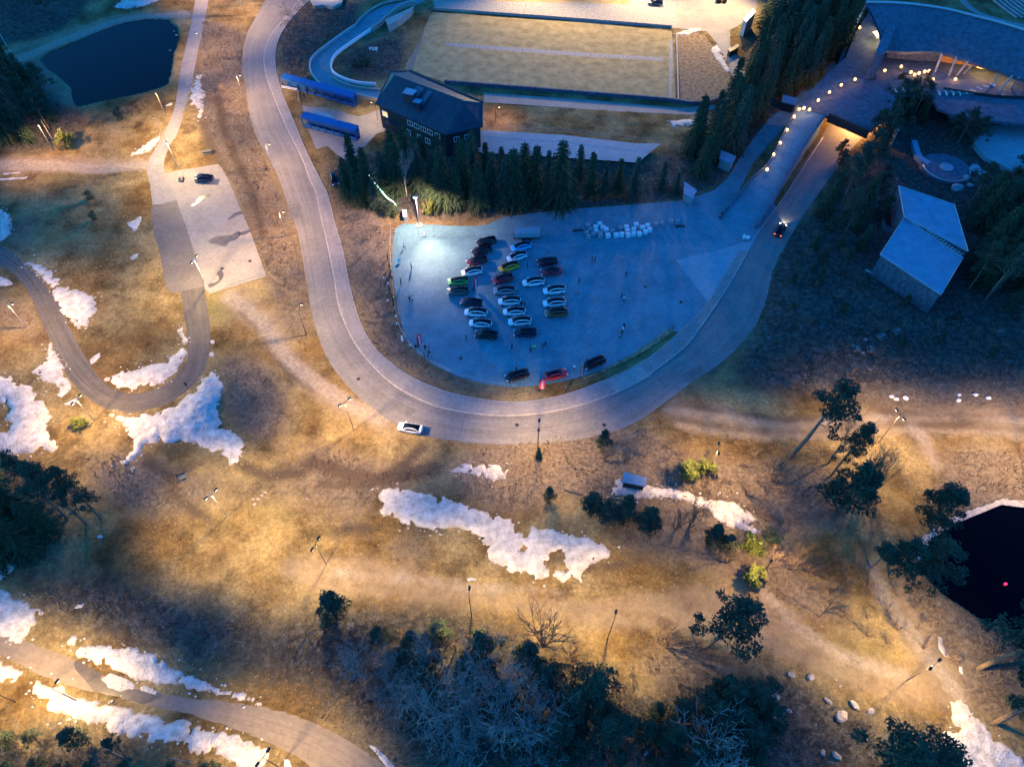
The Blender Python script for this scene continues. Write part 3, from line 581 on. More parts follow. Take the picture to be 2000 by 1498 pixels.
# ------------------------------------------------------------------ snow patches
def seg_dist(px, py, poly):
    best = np.full(px.shape, 1e9)
    for i in range(len(poly)):
        a = poly[i]; b = poly[(i + 1) % len(poly)]; d = b - a; t = np.clip(((px - a[0]) * d[0] + (py - a[1]) * d[1]) / (d @ d + 1e-9), 0, 1)
        best = np.minimum(best, np.hypot(px - a[0] - t * d[0], py - a[1] - t * d[1]))
    return best
def inpoly(px, py, p):
    ins = np.zeros(px.shape, bool)
    for i in range(len(p)):
        (x1, y1), (x2, y2) = p[i], p[(i + 1) % len(p)]
        if y1 != y2: ins ^= ((py >= min(y1, y2)) & (py < max(y1, y2))) & (px < x1 + (py - y1) * (x2 - x1) / (y2 - y1))
    return ins
def snow(label, px, th=0.35, lump=0.3, holes=(), m='snow', group='old snow patches on the meadow', rag=1.0, name='snow_patch', cat='snow patch'):
    w0 = np.array([(q.x, q.y) for q in (G(u, v) for u, v in px)])
    per = np.sum(np.linalg.norm(w0 - np.roll(w0, -1, 0), axis=1)); area = 0.5 * abs(np.sum(w0[:, 0] * np.roll(w0[:, 1], -1) - w0[:, 1] * np.roll(w0[:, 0], -1)))
    sz = min(0.5, max(0.14, math.sqrt(area) / 22)); n = int(per / sz); out = []
    cl = np.vstack([w0, w0[:1]]); e, _ = resample(cl, n + 1); e = e[:-1]
    d = np.roll(e, -1, 0) - np.roll(e, 1, 0); d /= np.linalg.norm(d, axis=1)[:, None] + 1e-9; nn = np.stack([-d[:, 1], d[:, 0]], 1)
    amp = min(0.9, math.sqrt(area) * 0.09) * rag
    e = e + nn * (amp * 2.0 * fbm(e[:, 0] / 1.6, e[:, 1] / 1.6, 3) + amp * 1.3 * fbm(e[:, 0] / .5, e[:, 1] / .5, 2))[:, None]
    x0, y0 = e.min(0); x1, y1 = e.max(0); s = sz * 0.95
    gx, gy = np.meshgrid(np.arange(x0, x1, s), np.arange(y0, y1, s)); gx = gx.ravel() + rs.uniform(-.2, .2, gx.size) * s; gy = gy.ravel() + rs.uniform(-.2, .2, gy.size) * s
    k = inpoly(gx, gy, e); gx, gy = gx[k], gy[k]; ds = seg_dist(gx, gy, e); k = ds > s * 0.45; gx, gy, ds = gx[k], gy[k], ds[k]
    co = [Vector(q) for q in e] + [Vector((a, b)) for a, b in zip(gx, gy)]; dd = np.r_[np.zeros(len(e)), ds]
    vo, eo, fo, *_ = geometry.delaunay_2d_cdt(co, [(i, (i + 1) % len(e)) for i in range(len(e))], [], 1, 1e-5)
    vx = np.array([q.x for q in vo]); vy = np.array([q.y for q in vo]); dd = seg_dist(vx, vy, e)
    g = ghv(vx, vy)
    th *= .6; lump *= .6; prof = np.clip(dd / (1.0 + 1.6 * th), 0, 1) ** 0.75
    z = g + prof * (th * (0.75 + 0.8 * fbm(vx / 3, vy / 3, 2)) + lump * (2.2 * np.abs(fbm(vx / 1.1, vy / 1.1, 3)) )) + 0.03 * (dd > 0) - 0.06 * (dd <= 1e-4)
    fo = [f for f in fo]
    if math.sqrt(area) > 4: z = np.where((dd < 1.1) & (dd > 0.01) & (vnoise(vx / .75 + 31, vy / .75) > .62 + dd * .28), g - .12, z)
    for hu, hv, hr in holes:
        c = G(hu, hv); rr = np.hypot((vx - c.x), (vy - c.y) * 1.3) + 1.6 * fbm(vx / 0.9, vy / 0.9, 3); z = np.where(rr < hr, g - 0.15, z)
    c0 = Vector((float(vx.mean()), float(vy.mean()), 0))
    mb = MB(); mb.add([(a - c0.x, b - c0.y, c) for a, b, c in zip(vx, vy, z)], fo)
    if math.sqrt(area) > 4:
        for _ in range(int(per * .9)):
            i_ = rs.randint(len(e)); q = e[i_] + rs.normal(0, .75, 2)
            if inpoly(np.array([q[0]]), np.array([q[1]]), e)[0]: continue
            mb.ball((q[0] - c0.x, q[1] - c0.y, gh(q[0], q[1])), rs.uniform(.06, .24), 5, sq=(1.2, 1, .5), jit=.6, seed=i_)
    o = mb.build(name, M[m], smooth=True); o.location = c0
    ta = np.full(len(o.data.vertices), .55); ta[:len(dd)] = np.clip(dd / 1.3, 0, 1) if math.sqrt(area) > 4 else 1; at_ = o.data.attributes.new('thick', 'FLOAT', 'POINT'); at_.data.foreach_set('value', ta)
    if o.data.polygons[0].normal.z < 0: o.data.flip_normals()
    return tag(o, label, cat, group)
SNOW = [
 ('long snow strip on the right side of the upper left path', [(382,147),(395,146),(391,160),(400,180),(402,195),(398,215),(392,232),(385,230),(388,212),(378,206),(370,205),(370,190),(375,165)], .3, .2),
 ('white snow wedge left of the path bend by the lamp', [(252,301),(275,285),(300,270),(315,264),(308,280),(293,296),(275,300)], .3, .1),
 ('blue shaded snow patch cut by the top edge above the pond', [(218,16),(235,0),(245,-20),(340,-20),(305,4),(270,17),(235,18)], .4, .1),
 ('blue rounded snow patch at the left edge above the hairpin path', [(-30,400),(10,408),(22,425),(24,440),(17,460),(8,472),(-30,480)], .5, .2),
 ('small snow patch left of the patched asphalt square', [(247,436),(262,430),(277,421),(276,432),(268,448),(262,452),(253,443)], .2, .1),
 ('tiny snow lump on the meadow inside the hairpin, upper one', [(253,504),(260,497),(271,495),(268,503),(262,508),(255,508)], .2, .1),
 ('large fan shaped snow patch on the upper side of the hairpin path', [(50,516),(62,511),(75,514),(85,523),(92,528),(102,528),(106,540),(118,548),(110,560),(135,560),(155,565),(170,575),(185,590),(192,605),(190,613),(178,620),(178,632),(172,640),(160,640),(148,643),(140,632),(125,620),(112,600),(105,580),(95,555),(80,540),(65,525)], .5, .25),
 ('small snow sliver under the left end of the dark path', [(-30,541),(5,541),(18,547),(25,555),(15,558),(-30,562)], .25, .15),
 ('pointed snow patch below the hairpin path, left side', [(58,727),(75,715),(90,695),(95,668),(102,672),(107,685),(115,700),(128,720),(137,748),(136,760),(120,768),(105,750),(85,745),(80,733)], .35, .15),
 ('tiny snow lump on the meadow inside the hairpin, lower one', [(175,703),(185,693),(195,688),(197,696),(187,707),(178,712)], .2, .1),
 ('curved snow band lining the inside of the hairpin bend', [(213,753),(205,740),(215,735),(240,722),(262,723),(290,716),(320,708),(345,690),(357,665),(347,655),(342,648),(352,640),(357,631),(360,645),(364,660),(366,685),(360,705),(345,728),(325,743),(290,757),(250,762)], .3, .25),
 ('big lumpy snow heap outside the hairpin bend', [(215,810),(235,809),(260,814),(310,804),(355,784),(385,760),(402,732),(415,722),(432,730),(430,750),(438,770),(430,790),(425,810),(430,825),(445,835),(460,845),(470,858),(485,880),(465,890),(460,903),(450,907),(440,895),(425,880),(395,875),(380,868),(350,863),(310,865),(285,870),(275,885),(260,900),(262,917),(245,912),(228,903),(240,892),(255,880),(262,860),(250,845),(240,830),(225,822)], .9, .8),
 ('wide snow field at the left edge below the hairpin', [(-30,725),(15,735),(45,748),(70,770),(88,790),(100,815),(95,825),(88,835),(100,850),(115,865),(117,872),(110,880),(60,885),(20,890),(-30,890),(-30,845),(20,838),(22,830),(12,820),(10,790),(-30,785)], .6, .15),
 ('small snow blob right of the wide left snow field', [(122,790),(135,783),(150,777),(152,783),(140,792)], .2, .1),
 ('small snow blob beneath the pointed snow patch', [(110,772),(125,759),(140,754),(138,762),(120,777)], .2, .1),
 ('ribbed snow slab reaching the sandy path at the left edge', [(-30,1145),(10,1152),(35,1168),(60,1180),(88,1198),(75,1210),(70,1225),(55,1235),(48,1242),(38,1258),(20,1252),(-30,1240)], .7, .3),
 ('blue snow scrap under the big conifer at the left edge', [(-30,1100),(30,1098),(36,1100),(18,1120),(5,1132),(-30,1132)], .4, .3),
 ('long snow bank on the upper side of the sandy path', [(130,1252),(142,1245),(147,1255),(160,1262),(180,1256),(205,1260),(225,1263),(260,1264),(290,1275),(320,1290),(350,1308),(380,1322),(420,1345),(470,1355),(510,1368),(512,1377),(470,1367),(400,1354),(375,1344),(320,1338),(260,1326),(220,1311),(190,1296),(160,1285),(140,1265)], .9, .35),
 ('snow lump beside the lamp at the lower left edge', [(-30,1275),(12,1290),(20,1298),(35,1305),(50,1312),(50,1318),(35,1322),(30,1335),(15,1333),(-30,1330)], .5, .3),
 ('long lumpy snow bank on the lower side of the sandy path', [(55,1360),(60,1342),(70,1326),(90,1338),(95,1342),(120,1338),(130,1352),(145,1360),(160,1355),(190,1370),(230,1380),(265,1394),(300,1393),(325,1402),(370,1411),(430,1428),(480,1443),(520,1462),(530,1475),(515,1498),(490,1510),(450,1488),(430,1470),(415,1472),(370,1465),(355,1450),(330,1453),(300,1445),(270,1440),(225,1435),(200,1420),(150,1410),(125,1395),(95,1382),(88,1365),(72,1352),(62,1358)], 1.1, 0.9),
 ('thin snow sliver on the right edge of the sandy path', [(718,1452),(735,1455),(760,1480),(785,1510),(765,1510),(735,1475)], .25, .15),
 ('snow scrap at the bottom edge beside the lower lamp', [(553,1480),(565,1483),(575,1510),(553,1510)], .25, .15),
 ('small oblong snow patch just below the main road bend', [(878,920),(890,914),(905,904),(930,905),(960,907),(985,908),(994,918),(988,930),(990,937),(960,937),(935,930),(910,924),(890,925)], .35, .2),
 ('snow patch under the grey hut right of centre', [(1190,970),(1195,958),(1205,935),(1230,932),(1260,945),(1300,955),(1340,962),(1400,978),(1440,985),(1470,1000),(1480,1015),(1465,1025),(1482,1035),(1472,1043),(1455,1035),(1420,1028),(1400,1012),(1388,998),(1360,985),(1300,972),(1270,975),(1245,973),(1215,965)], .5, .3),
 ('large tapering snow field in the lower right corner', [(1848,1362),(1865,1352),(1880,1370),(1900,1395),(1920,1410),(1940,1440),(1980,1470),(2040,1500),(2040,1530),(1850,1530),(1855,1480),(1845,1430),(1862,1435),(1868,1420),(1855,1395)], .6, .2),
 ('narrow curved snow strip by the reservoir trail', [(1830,1240),(1840,1243),(1843,1258),(1856,1285),(1845,1283),(1833,1265)], .3, .2),
 ('tiny snow strip below the curved trail strip', [(1872,1300),(1880,1302),(1882,1320),(1873,1312)], .2, .1),
 ('brightly lit snow patch at the north east field corner', [(1320,68),(1330,60),(1350,55),(1372,55),(1370,62),(1350,66),(1342,74),(1335,70)], .4, .2),
 ('long lit snow patch on the curve east of the field', [(1388,95),(1400,86),(1410,100),(1418,120),(1430,145),(1422,145),(1405,125),(1395,112)], .4, .2),
 ('blue snow strip beside the spruces south of the stadium', [(1305,237),(1340,233),(1390,238),(1385,245),(1340,248),(1310,248)], .4, .2),
 ('round icy disc of snow on the dark meadow', disc(195,1048,6,4.5), .15, 0), ('small snow sliver on the dark lower meadow', [(144,1187),(152,1178),(165,1178),(160,1186),(148,1189)], .15, .05),
 ('little snow scrap between lit slope lamp and snow field', [(910,1130),(918,1126),(932,1129),(930,1134),(915,1135)], .15, .1),
 ('thin upper snow streak on the left dirt track', [(5,339),(38,336),(40,339),(8,342)], .12, .05), ('thin lower snow streak on the left dirt track', [(-20,350),(57,345),(50,350),(-20,355)], .12, .05),
 ('small snow scrap inside the roller track loop', [(720,92),(738,93),(737,100),(722,98)], .3, .1), ('small snow lump east of the hairpin, lower', disc(413,693,5,5), .3, .1), ('small snow lump east of the hairpin, upper', disc(415,668,5,5), .3, .1),
 ('snow scrap by the small pond path edge', [(323,207),(337,200),(335,206),(325,209)], .2, .1),
]
for lb, px, th, lu in SNOW: snow(lb, px, th, lu)
snow('largest snow field across the middle of the lit slope', [(742,951),(760,955),(780,955),(810,962),(830,962),(860,970),(900,983),(930,995),(960,1003),(1000,1018),(1008,1030),(1030,1040),(1038,1028),(1080,1035),(1130,1050),(1170,1060),(1192,1075),(1185,1090),(1165,1100),(1150,1108),(1140,1120),(1137,1137),(1115,1130),(1080,1127),(1040,1128),(1000,1118),(965,1100),(952,1080),(958,1065),(935,1050),(910,1040),(880,1035),(860,1035),(850,1048),(842,1038),(820,1030),(800,1022),(790,1030),(778,1018),(765,1010),(745,1010),(740,1000),(750,985),(740,970)], .5, .25, holes=[(1088,1085,1.2), (1080,1103,1.6), (1098,1110,1.1), (1022,1072,.8)])
snow('slushy snow remnant lying in the wet patch, larger', [(196,1325),(215,1312),(245,1322),(263,1335),(260,1345),(235,1350),(212,1345)], .15, .1, m='dirty_snow')
snow('slushy snow remnant lying in the wet patch, smaller', [(272,1340),(285,1337),(308,1350),(305,1358),(290,1353),(275,1348)], .15, .1, m='dirty_snow')
# ------------------------------------------------------------------ lamps (each lit lamp carries its own light)
def add_light(loc, energy, colr, parent=None, kind='SPOT', radius=0.15, cone=146, batwing=1.7, cut=0.42):
    L = bpy.data.lights.new('lamp_light', kind); L.energy = energy; L.color = colr; L.shadow_soft_size = radius
    if kind == 'SPOT': L.spot_size = R(cone); L.spot_blend = 0.5
    if batwing:
        L.use_nodes = True; n = L.node_tree.nodes; l = L.node_tree.links; em = n['Emission']
        tc = n.new('ShaderNodeTexCoord'); sp = n.new('ShaderNodeSeparateXYZ'); l.new(tc.outputs['Normal'], sp.inputs[0])
        ab = n.new('ShaderNodeMath'); ab.operation = 'ABSOLUTE'; l.new(sp.outputs[2], ab.inputs[0])
        mx = n.new('ShaderNodeMath'); mx.operation = 'MAXIMUM'; mx.inputs[1].default_value = cut; l.new(ab.outputs[0], mx.inputs[0])
        pw = n.new('ShaderNodeMath'); pw.operation = 'POWER'; pw.inputs[1].default_value = -batwing; l.new(mx.outputs[0], pw.inputs[0])
        l.new(pw.outputs[0], em.inputs['Strength'])
    o = bpy.data.objects.new('lamp_light', L); col.objects.link(o); o.location = loc
    if parent: o.parent = parent
    return o
WARM = (1.0, 0.62, 0.27); ORNG = (1.0, 0.57, 0.25); YEL = (1.0, 0.665, 0.29); WHITE = (0.95, 0.98, 1.0)
def lamp_post(label, bu, bv, h, heads=1, az=0.0, power=0.5, colr=WARM, polem='steel', arm=1.0, base=None, group=None, cut=0.5, headm='black', z=None):
    b = G(bu, bv) if z is None else P(bu, bv, z)
    t = thing('lamp_post', label, 'lamp post', b, az, group or 'lamp posts lighting the slopes and roads')
    MB().tube([(0, 0, -0.3), (0, 0, h * 0.5), (0, 0, h)], [0.085, 0.06, 0.045], 7).build('pole', M[polem], t)
    if arm > 0.3:
        MB().tube([(-arm if heads == 2 else 0, 0, h), (arm, 0, h + 0.05)], 0.045, 5).build('arm', M[polem], t)
    xs = [arm] if heads == 1 else [-arm, arm]
    for x in xs:
        hb = MB(); hb.tube([(x - .32, 0, h + .02), (x - .2, 0, h + .14), (x + .25, 0, h + .14), (x + .38, 0, h + .03)], [.10, .20, .20, .08], 6)
        hd = hb.build('lamp_head', M[headm], t); MB().box((x, 0, h - 0.03), (.42, .24, .06)).build('lens', M['lampglow'], hd)
        add_light((x, 0, h - 0.15), power * (2500 if heads == 1 else 1400) * (h / 8) ** 2, colr, t, radius=0.12, cut=cut, cone=166 if cut < .4 else 146)
    return t
K = 1.06
for a in [
 ('lamp post at the top edge beside the upper left path', 392,-14,7,1,2.8,1.0,ORNG,'steel'),
 ('short lamp post leaning over the upper left path by the pond', 407,112,7,1,3.0,0.9,ORNG,'steel'),
 ('grey lamp post at the inside of the path bend near the snow wedge', 326,281,7,1,2.4,1.1,WARM,'steel'),
 ('wooden lamp post beside the snow scrap at the pond edge', 323,225,7,1,-1.2,0.8,WARM,'greytimber'),
 ('wooden lamp post below the dark conifers near the yellow green bush', 105,295,8,1,-1,1.3,ORNG,'greytimber'),
 ('lamp post at the top corner of the small car park', 348,329,8,1,-1.0,1.6,YEL,'steel',.26),
 ('white double lamp post at the lower edge of the small car park', 405,560,8,2,1.3,1.5,YEL,'whitepaint',.26),
 ('dark lamp post on the verge left of the main road bend', 599,655,9,1,0.2,1.0,WARM,'black'),
 ('double armed brown lamp post by the gravel lay-by left of the white sedan', 691,840,9,2,0.75,1.5,WARM,'bark'),
 ('lamp post below the road bend beside small conifer bush', 1050,878,8,2,1.5,1.35,WARM,'black'),
 ('double lamp post in front of the yellow green bushes', 1383,922,8,2,1.4,1.2,WARM,'bark'),
 ('brown lamp post beside the dirt road among leafless trees', 1716,864,9,2,1.9,1.3,WARM,'bark'),
 ('double lamp post over the lower right gravel trail', 1769,1330,9,2,0.6,1.5,YEL,'bark'),
 ('black ball headed lamp post above the bottom thicket', 1187,1246,9,1,1.3,1.3,YEL,'black'),
 ('slim lamp post behind the central dark conifer of the thicket', 921,1202,9,1,1.5,1.3,YEL,'black'),
 ('double lamp post in the brightest pool of the grass slope', 637,1102,8,2,1.2,1.5,YEL,'black'),
 ('double lamp post on the slope right of the big snow heap', 443,1008,8,2,0.9,1.4,YEL,'steel'),
 ('double lamp post by a small bush left of the snow heap', 185,823,7,2,1.2,1.6,WARM,'steel',.32),
 ('small lamp post below the yellow lit sapling', 1474,1138,7,1,0.8,1.0,WARM,'black'),
 ('lamp post at the lower left end of the sandy path', 30,1370,8,2,0.7,1.5,YEL,'black'),
 ('lamp post half hidden in the lower snow bank', 150,1368,7,1,1.2,0.9,YEL,'black'),
 ('lamp post beside the snow scrap at the bottom edge', 545,1498,8,2,1.0,1.3,YEL,'black'),
 ('lamp post by the right edge south of the dirt road', 1995,905,9,2,1.3,1.4,WARM,'bark'),
 ('lamp post in brown scrub on the left verge of the road', 560,462,7,1,0.2,1.1,ORNG,'steel',.38),
 ('small lamp post in scrub left of the upper road', 533,330,7,1,0.2,1.1,ORNG,'steel',.38),
 ('small lamp post left of the road at its upper bend', 477,195,7,1,0.1,1.3,ORNG,'steel',.32),
 ('lamp post left of the road near the top edge', 480,30,8,1,0.1,1.3,ORNG,'steel',.32),
 ('lamp post on the meadow left of the small firs', 52,640,7,1,0.1,1.5,WARM,'steel',.34),
]:
    lb, u, v, h, hd, az, pw, c, pm = a[:9]; pw *= 1.06
    lamp_post(lb, u, v, h, hd, az, pw * K, c, pm, cut=a[9] if len(a) > 9 else .5)
# floodlight at the car park edge
t = thing('floodlight', 'white light pole with twin flood heads at the north edge of the car park', 'floodlight', G(819,441)); MB().tube([(0,0,-.2),(0,0,8.5)], [.12,.08], 7).build('pole', M['steel'], t)
MB().box((0,-.35,8.55), (1.1,.35,.18), 0).build('lamp_head', M['whitepaint'], t); MB().box((0,-.45,8.43), (.9,.28,.06)).build('lens', M['whiteglow'], t)
MB().cyl((0,0,-.1), .9, .3, 12).build('base', M['greytimber'], t)
add_light((0.3, -1.2, 8.3), 6200, (1, .64, .46), t, cone=160, batwing=1.2); lo = add_light((0,-1.2,8.3), 8000, (1, .68, .52), t, cone=60, batwing=0, radius=.1)
lo.rotation_euler = (R(52), 0, R(205)); lo.data.spot_blend = 0.9
lo = add_light((0,-1.2,8.3), 3600, (1, .66, .5), t, cone=70, batwing=0, radius=.1); lo.rotation_euler = (R(70), 0, R(200)); lo.data.spot_blend = 0.9
# stadium masts
def mast(label, u, v, h, power, aim, colr=YEL, cone=100):
    b = P(u, v, 0); t = thing('floodlight_mast', label, 'floodlight mast', b, 0, 'floodlight masts round the stadium')
    MB().tube([(0, 0, -.3), (0, 0, h)], [.25, .12], 8).build('mast', M['steel'], t)
    hd = MB().box((0, 0, h), (2.4, .3, .7)).build('lamp_bank', M['black'], t)
    MB().box((0, -.19, h), (2.2, .06, .55)).build('lens', M['lampglow'], hd)
    a = P(*aim, 0); d = (a - (b + Vector((0, 0, h)))); lo = add_light((0, 0, h - .6), power, colr, t, cone=cone, batwing=0, radius=.4)
    lo.rotation_euler = d.to_track_quat('-Z', 'Y').to_euler(); lo.data.spot_blend = 0.8
    return t
mast('tall floodlight mast above the plaza right of the field', 1425, -12, 22, 80000, (1385, 60), YEL, 110)
mast('tall floodlight mast beyond the north straight, left one', 1050, -40, 20, 85000, (1010, 120), YEL, 100)
mast('tall floodlight mast beyond the north straight, right one', 1255, -40, 20, 95000, (1230, 115), YEL, 100)
lamp_post('lamp on a short pole lighting the stone hut yard at the top edge', 640, -14, 6, 1, 0, .8, YEL)
# lodge lights
lamp_post('wall side lamp pole lighting the gravel yard left of the lodge', 738, 235, 5, 1, 2.8, 0.9, YEL, 'black')
lamp_post('low lamp pole lighting the slope right of the lodge', 968, 236, 4, 1, 0, 0.55, (1, .42, .14), 'black')
lamp_post('lamp pole at the top edge left of the roller track', 590, -60, 7, 1, 0, .8, ORNG)

# ------------------------------------------------------------------ trees
def cards(mb, c, n, rad, size, flat=0.6, rnd=None, droop=0.0, mi=0):
    """n small leaf-sized faces around centre c"""
    r = rnd or random
    for _ in range(n):
        while True:
            d = Vector((r.uniform(-1, 1), r.uniform(-1, 1), r.uniform(-1, 1)))
            if d.length < 1: break
        p = Vector(c) + Vector((d.x * rad, d.y * rad, d.z * rad * flat))
        a = Vector((r.uniform(-1, 1), r.uniform(-1, 1), r.uniform(-.6, .6))).normalized(); b = a.cross(Vector((r.uniform(-.5, .5), r.uniform(-.5, .5), 1))).normalized()
        s = size * r.uniform(.6, 1.3); w = s * r.uniform(.3, .55)
        mb.add([p - a * s * .5, p + b * w * .5 - Vector((0, 0, droop * s * .3)), p + a * s * .5 - Vector((0, 0, droop * s)), p - b * w * .5 - Vector((0, 0, droop * s * .3))], [(0, 1, 2, 3)], mi)
def make_spruce(seed, m, wide=1.0, thin=1.0):
    """12 m spruce, scaled on placing"""
    r = random.Random(seed); t = thing('spruce_tree', 'spruce', 'spruce tree')
    MB().tube([(0, 0, -.4), (0, 0, 6), (0, 0, 11.8)], [.22, .13, .02], 7).build('trunk', M['bark'], t)
    mb = MB(); z = 0.9
    while z < 11.9:
        f = max(0, 1 - z / 12.2); rad = (0.25 + 2.55 * f ** 0.85) * wide; nb = int((7 + 7 * f) * thin); off = r.random() * 6
        for k in range(nb):
            if r.random() < .08: continue
            an = off + 2 * math.pi * k / nb + r.uniform(-.25, .25); L = rad * r.uniform(.72, 1.15); dx, dy = math.cos(an), math.sin(an)
            ns = max(3, int(L / .34))
            for j in range(ns):
                q = (j + .6) / ns; x = L * q; zz = z + 0.12 - (0.34 * q + 0.22 * q * q) * L * .8 + (0.12 * q if q > .8 else 0)
                half = (0.42 * (1 - q) + .16) * min(1, L * .7)
                for s in (-1, 1):
                    e = half * r.uniform(.7, 1.25)
                    mb.add([(dx * (x - .15), dy * (x - .15), zz + .05), (dx * (x + .28), dy * (x + .28), zz - .05), (dx * (x + .30) - s * dy * e, dy * (x + .30) + s * dx * e, zz - .16 - r.random() * .14)], [(0, 1, 2) if s < 0 else (0, 2, 1)])
            tip = (dx * L, dy * L, z + .12 - .50 * L * .8)
        z += r.uniform(.34, .50) * (0.75 + .5 * f)
    mb.add([(0.14, 0, 11.2), (-.14, 0, 11.2), (0, 0, 12.5), (0, .14, 11.2), (0, -.14, 11.2)], [(0, 1, 2), (3, 4, 2)])
    mb.build('crown', m, t); return t
def make_pine(seed, lean=0.0, h=12, spread=2.8, base=.5, m=None, n=34, k=52):
    r = random.Random(seed); t = thing('pine_tree', 'pine', 'pine tree'); m = m or M['pine']
    pts = [Vector((lean * max(0, z / h) ** 1.4 * h + r.uniform(-.15, .15), r.uniform(-.15, .15), z)) for z in (-.4, h * .3, h * .6, h * .85, h)]
    pts[0].x = 0; pts[0].y = 0
    MB().tube(pts, [.24, .2, .14, .09, .03], 7).build('trunk', M['bark'], t)
    mb = MB(); bb = MB()
    for i in range(n):
        q = base + (1 - base) * r.random() ** .8; zc = h * q; an = r.random() * 6.283; f = max(.1, math.sin(min(1, max(0, 1.06 - q) / (1 - base) * 1.1) * math.pi * .55))
        ra = spread * f * r.uniform(.25, 1.0); o = Vector((lean * q ** 1.4 * h, 0, zc)); c = o + Vector((math.cos(an) * ra, math.sin(an) * ra, r.uniform(-.2, .7)))
        bb.tube([o - Vector((0, 0, .5)), (o + c) / 2 + Vector((0, 0, .05)), c], [.07, .05, .02], 4, cap=False)
        cards(mb, c, k, r.uniform(.55, 1.0), .42, .55, r)
    mb.build('crown', m, t); bb.build('limbs', M['bark'], t); return t
def make_bush(seed, m, h=3.0, rad=1.5, n=16, k=60, size=.34, name='juniper_bush', cat='bush'):
    r = random.Random(seed); t = thing(name, 'bush', cat)
    st = MB()
    for i in range(5): 
        an = r.random() * 6.283; st.tube([(0, 0, -.2), (math.cos(an) * rad * .3, math.sin(an) * rad * .3, h * .5), (math.cos(an) * rad * .5, math.sin(an) * rad * .5, h * .85)], [.07, .05, .02], 4, cap=False)
    st.build('stem', M['bark'], t); mb = MB()
    for i in range(n):
        q = r.random(); an = r.random() * 6.283; f = math.sqrt(max(0, 1 - (q * 1.05 - .3) ** 2 * 1.5)) * r.uniform(.2, .95) * rad
        cards(mb, (math.cos(an) * f, math.sin(an) * f, .35 + q * (h - .6)), k, rad * r.uniform(.3, .45), size, .8, r)
    mb.build('crown', m, t); return t
def grow(mb, p, d, L, r0, depth, r, up=.12, split=3, spread=.55, tips=None):
    n = 3 if depth > 1 else 2; pts = [p]; dd = d.copy()
    for i in range(n):
        dd = (dd + Vector((r.uniform(-.08, .08), r.uniform(-.08, .08), r.uniform(-.02, .08) + up * .35))).normalized(); pts.append(pts[-1] + dd * L / n)
    mb.tube(pts, [r0 * (1 - .45 * i / n) for i in range(n + 1)], 3 if depth < 3 else 5, cap=False)
    if depth <= 0: return
    for k in range(split + (depth > 2)):
        q = r.choice(pts[1:]) if k else pts[-1]
        a = Vector((r.uniform(-1, 1), r.uniform(-1, 1), r.uniform(-.1, .7))).normalized()
        nd = (dd * (1.15 - spread) + a * spread * .85 + Vector((0, 0, up))).normalized()
        grow(mb, q, nd, L * r.uniform(.55, .8), max(.018, r0 * .56), depth - 1, r, up, split, spread)
def make_bare(seed, m, h=11, stems=1, name='birch_tree', cat='birch tree', r0=.13, spread=.5, depth=4, fan=.35):
    r = random.Random(seed); t = thing(name, 'bare', cat); tm = MB(); cm = MB()
    for s in range(stems):
        d = Vector((r.uniform(-fan, fan), r.uniform(-fan, fan), 1)).normalized() if stems > 1 else Vector((r.uniform(-.1, .1), r.uniform(-.1, .1), 1)).normalized()
        Lt = h * (.42 if stems == 1 else .3); pts = [Vector((0, 0, -.3)), d * Lt * .5, d * Lt]
        tm.tube(pts, [r0, r0 * .85, r0 * .7], 6)
        for k in range(5 if stems == 1 else 3):
            a = Vector((r.uniform(-1, 1), r.uniform(-1, 1), r.uniform(.2, 1))).normalized(); nd = (d * .6 + a * .55).normalized()
            grow(cm, pts[2] * r.uniform(.6, 1) if k else pts[2], nd, h * .27, r0 * .5, depth - 1, r, .12, 3, spread)
    tm.build('trunk', m, t); cm.build('crown', m, t); return t
SPR = [make_spruce(11 + i, M['spruce'] if i % 3 else M['spruce2'], w_, t_) for i, (w_, t_) in enumerate([(1.0, 1), (.85, 1.0), (1.15, 1.0), (.95, .9), (.8, 1.1)])]
PIN = [make_pine(31, .10), make_pine(32, -.08, 12, 3.2), make_pine(33, .18, 12, 2.4, .55), make_pine(34, 0, 9, 3.0, .3, n=44)]
TALL = [make_pine(36, .05, 18, 2.6, .28, n=60, k=56), make_pine(37, -.04, 18, 2.3, .35, n=52, k=56)]
DENSE = [make_pine(41, 0, 8, 2.5, .12, n=52, k=60), make_pine(42, .05, 8, 2.2, .1, n=48, k=60)]
JUN = [make_bush(51, M['juniper']), make_bush(52, M['juniper'], 2.6, 1.7)]
DBUSH = [make_bush(53, M['pine'], 3.4, 1.7, 20), make_bush(54, M['spruce2'], 2.6, 2.0, 18)]
BIR = [make_bare(61 + i, M['birch'], 11, 1) for i in range(3)] + [make_bare(67, M['birch'], 9, 4, fan=.5, r0=.09)]
DRK = [make_bare(71 + i, M['twig'], 9, 9, 'leafless_tree', 'leafless tree', .10, .45, 3, .62) for i in range(2)] + [make_bare(75, M['twig'], 11, 1, 'leafless_tree', 'leafless tree', .15, .5, 4)]
SHR = [make_bare(81 + i, M['twig'], 3.2, 10, 'leafless_shrub', 'leafless shrub', .035, .5, 2, .9) for i in range(3)]
PROTOS = SPR + PIN + TALL + DENSE + JUN + DBUSH + BIR + DRK + SHR
ORD = ['first', 'second', 'third', 'fourth', 'fifth', 'sixth', 'seventh', 'eighth', 'ninth', 'tenth', 'eleventh', 'twelfth', 'thirteenth', 'fourteenth', 'fifteenth', 'sixteenth', 'seventeenth', 'eighteenth', 'nineteenth', 'twentieth', 'twenty-first', 'twenty-second', 'twenty-third', 'twenty-fourth', 'twenty-fifth', 'twenty-sixth', 'twenty-seventh', 'twenty-eighth']
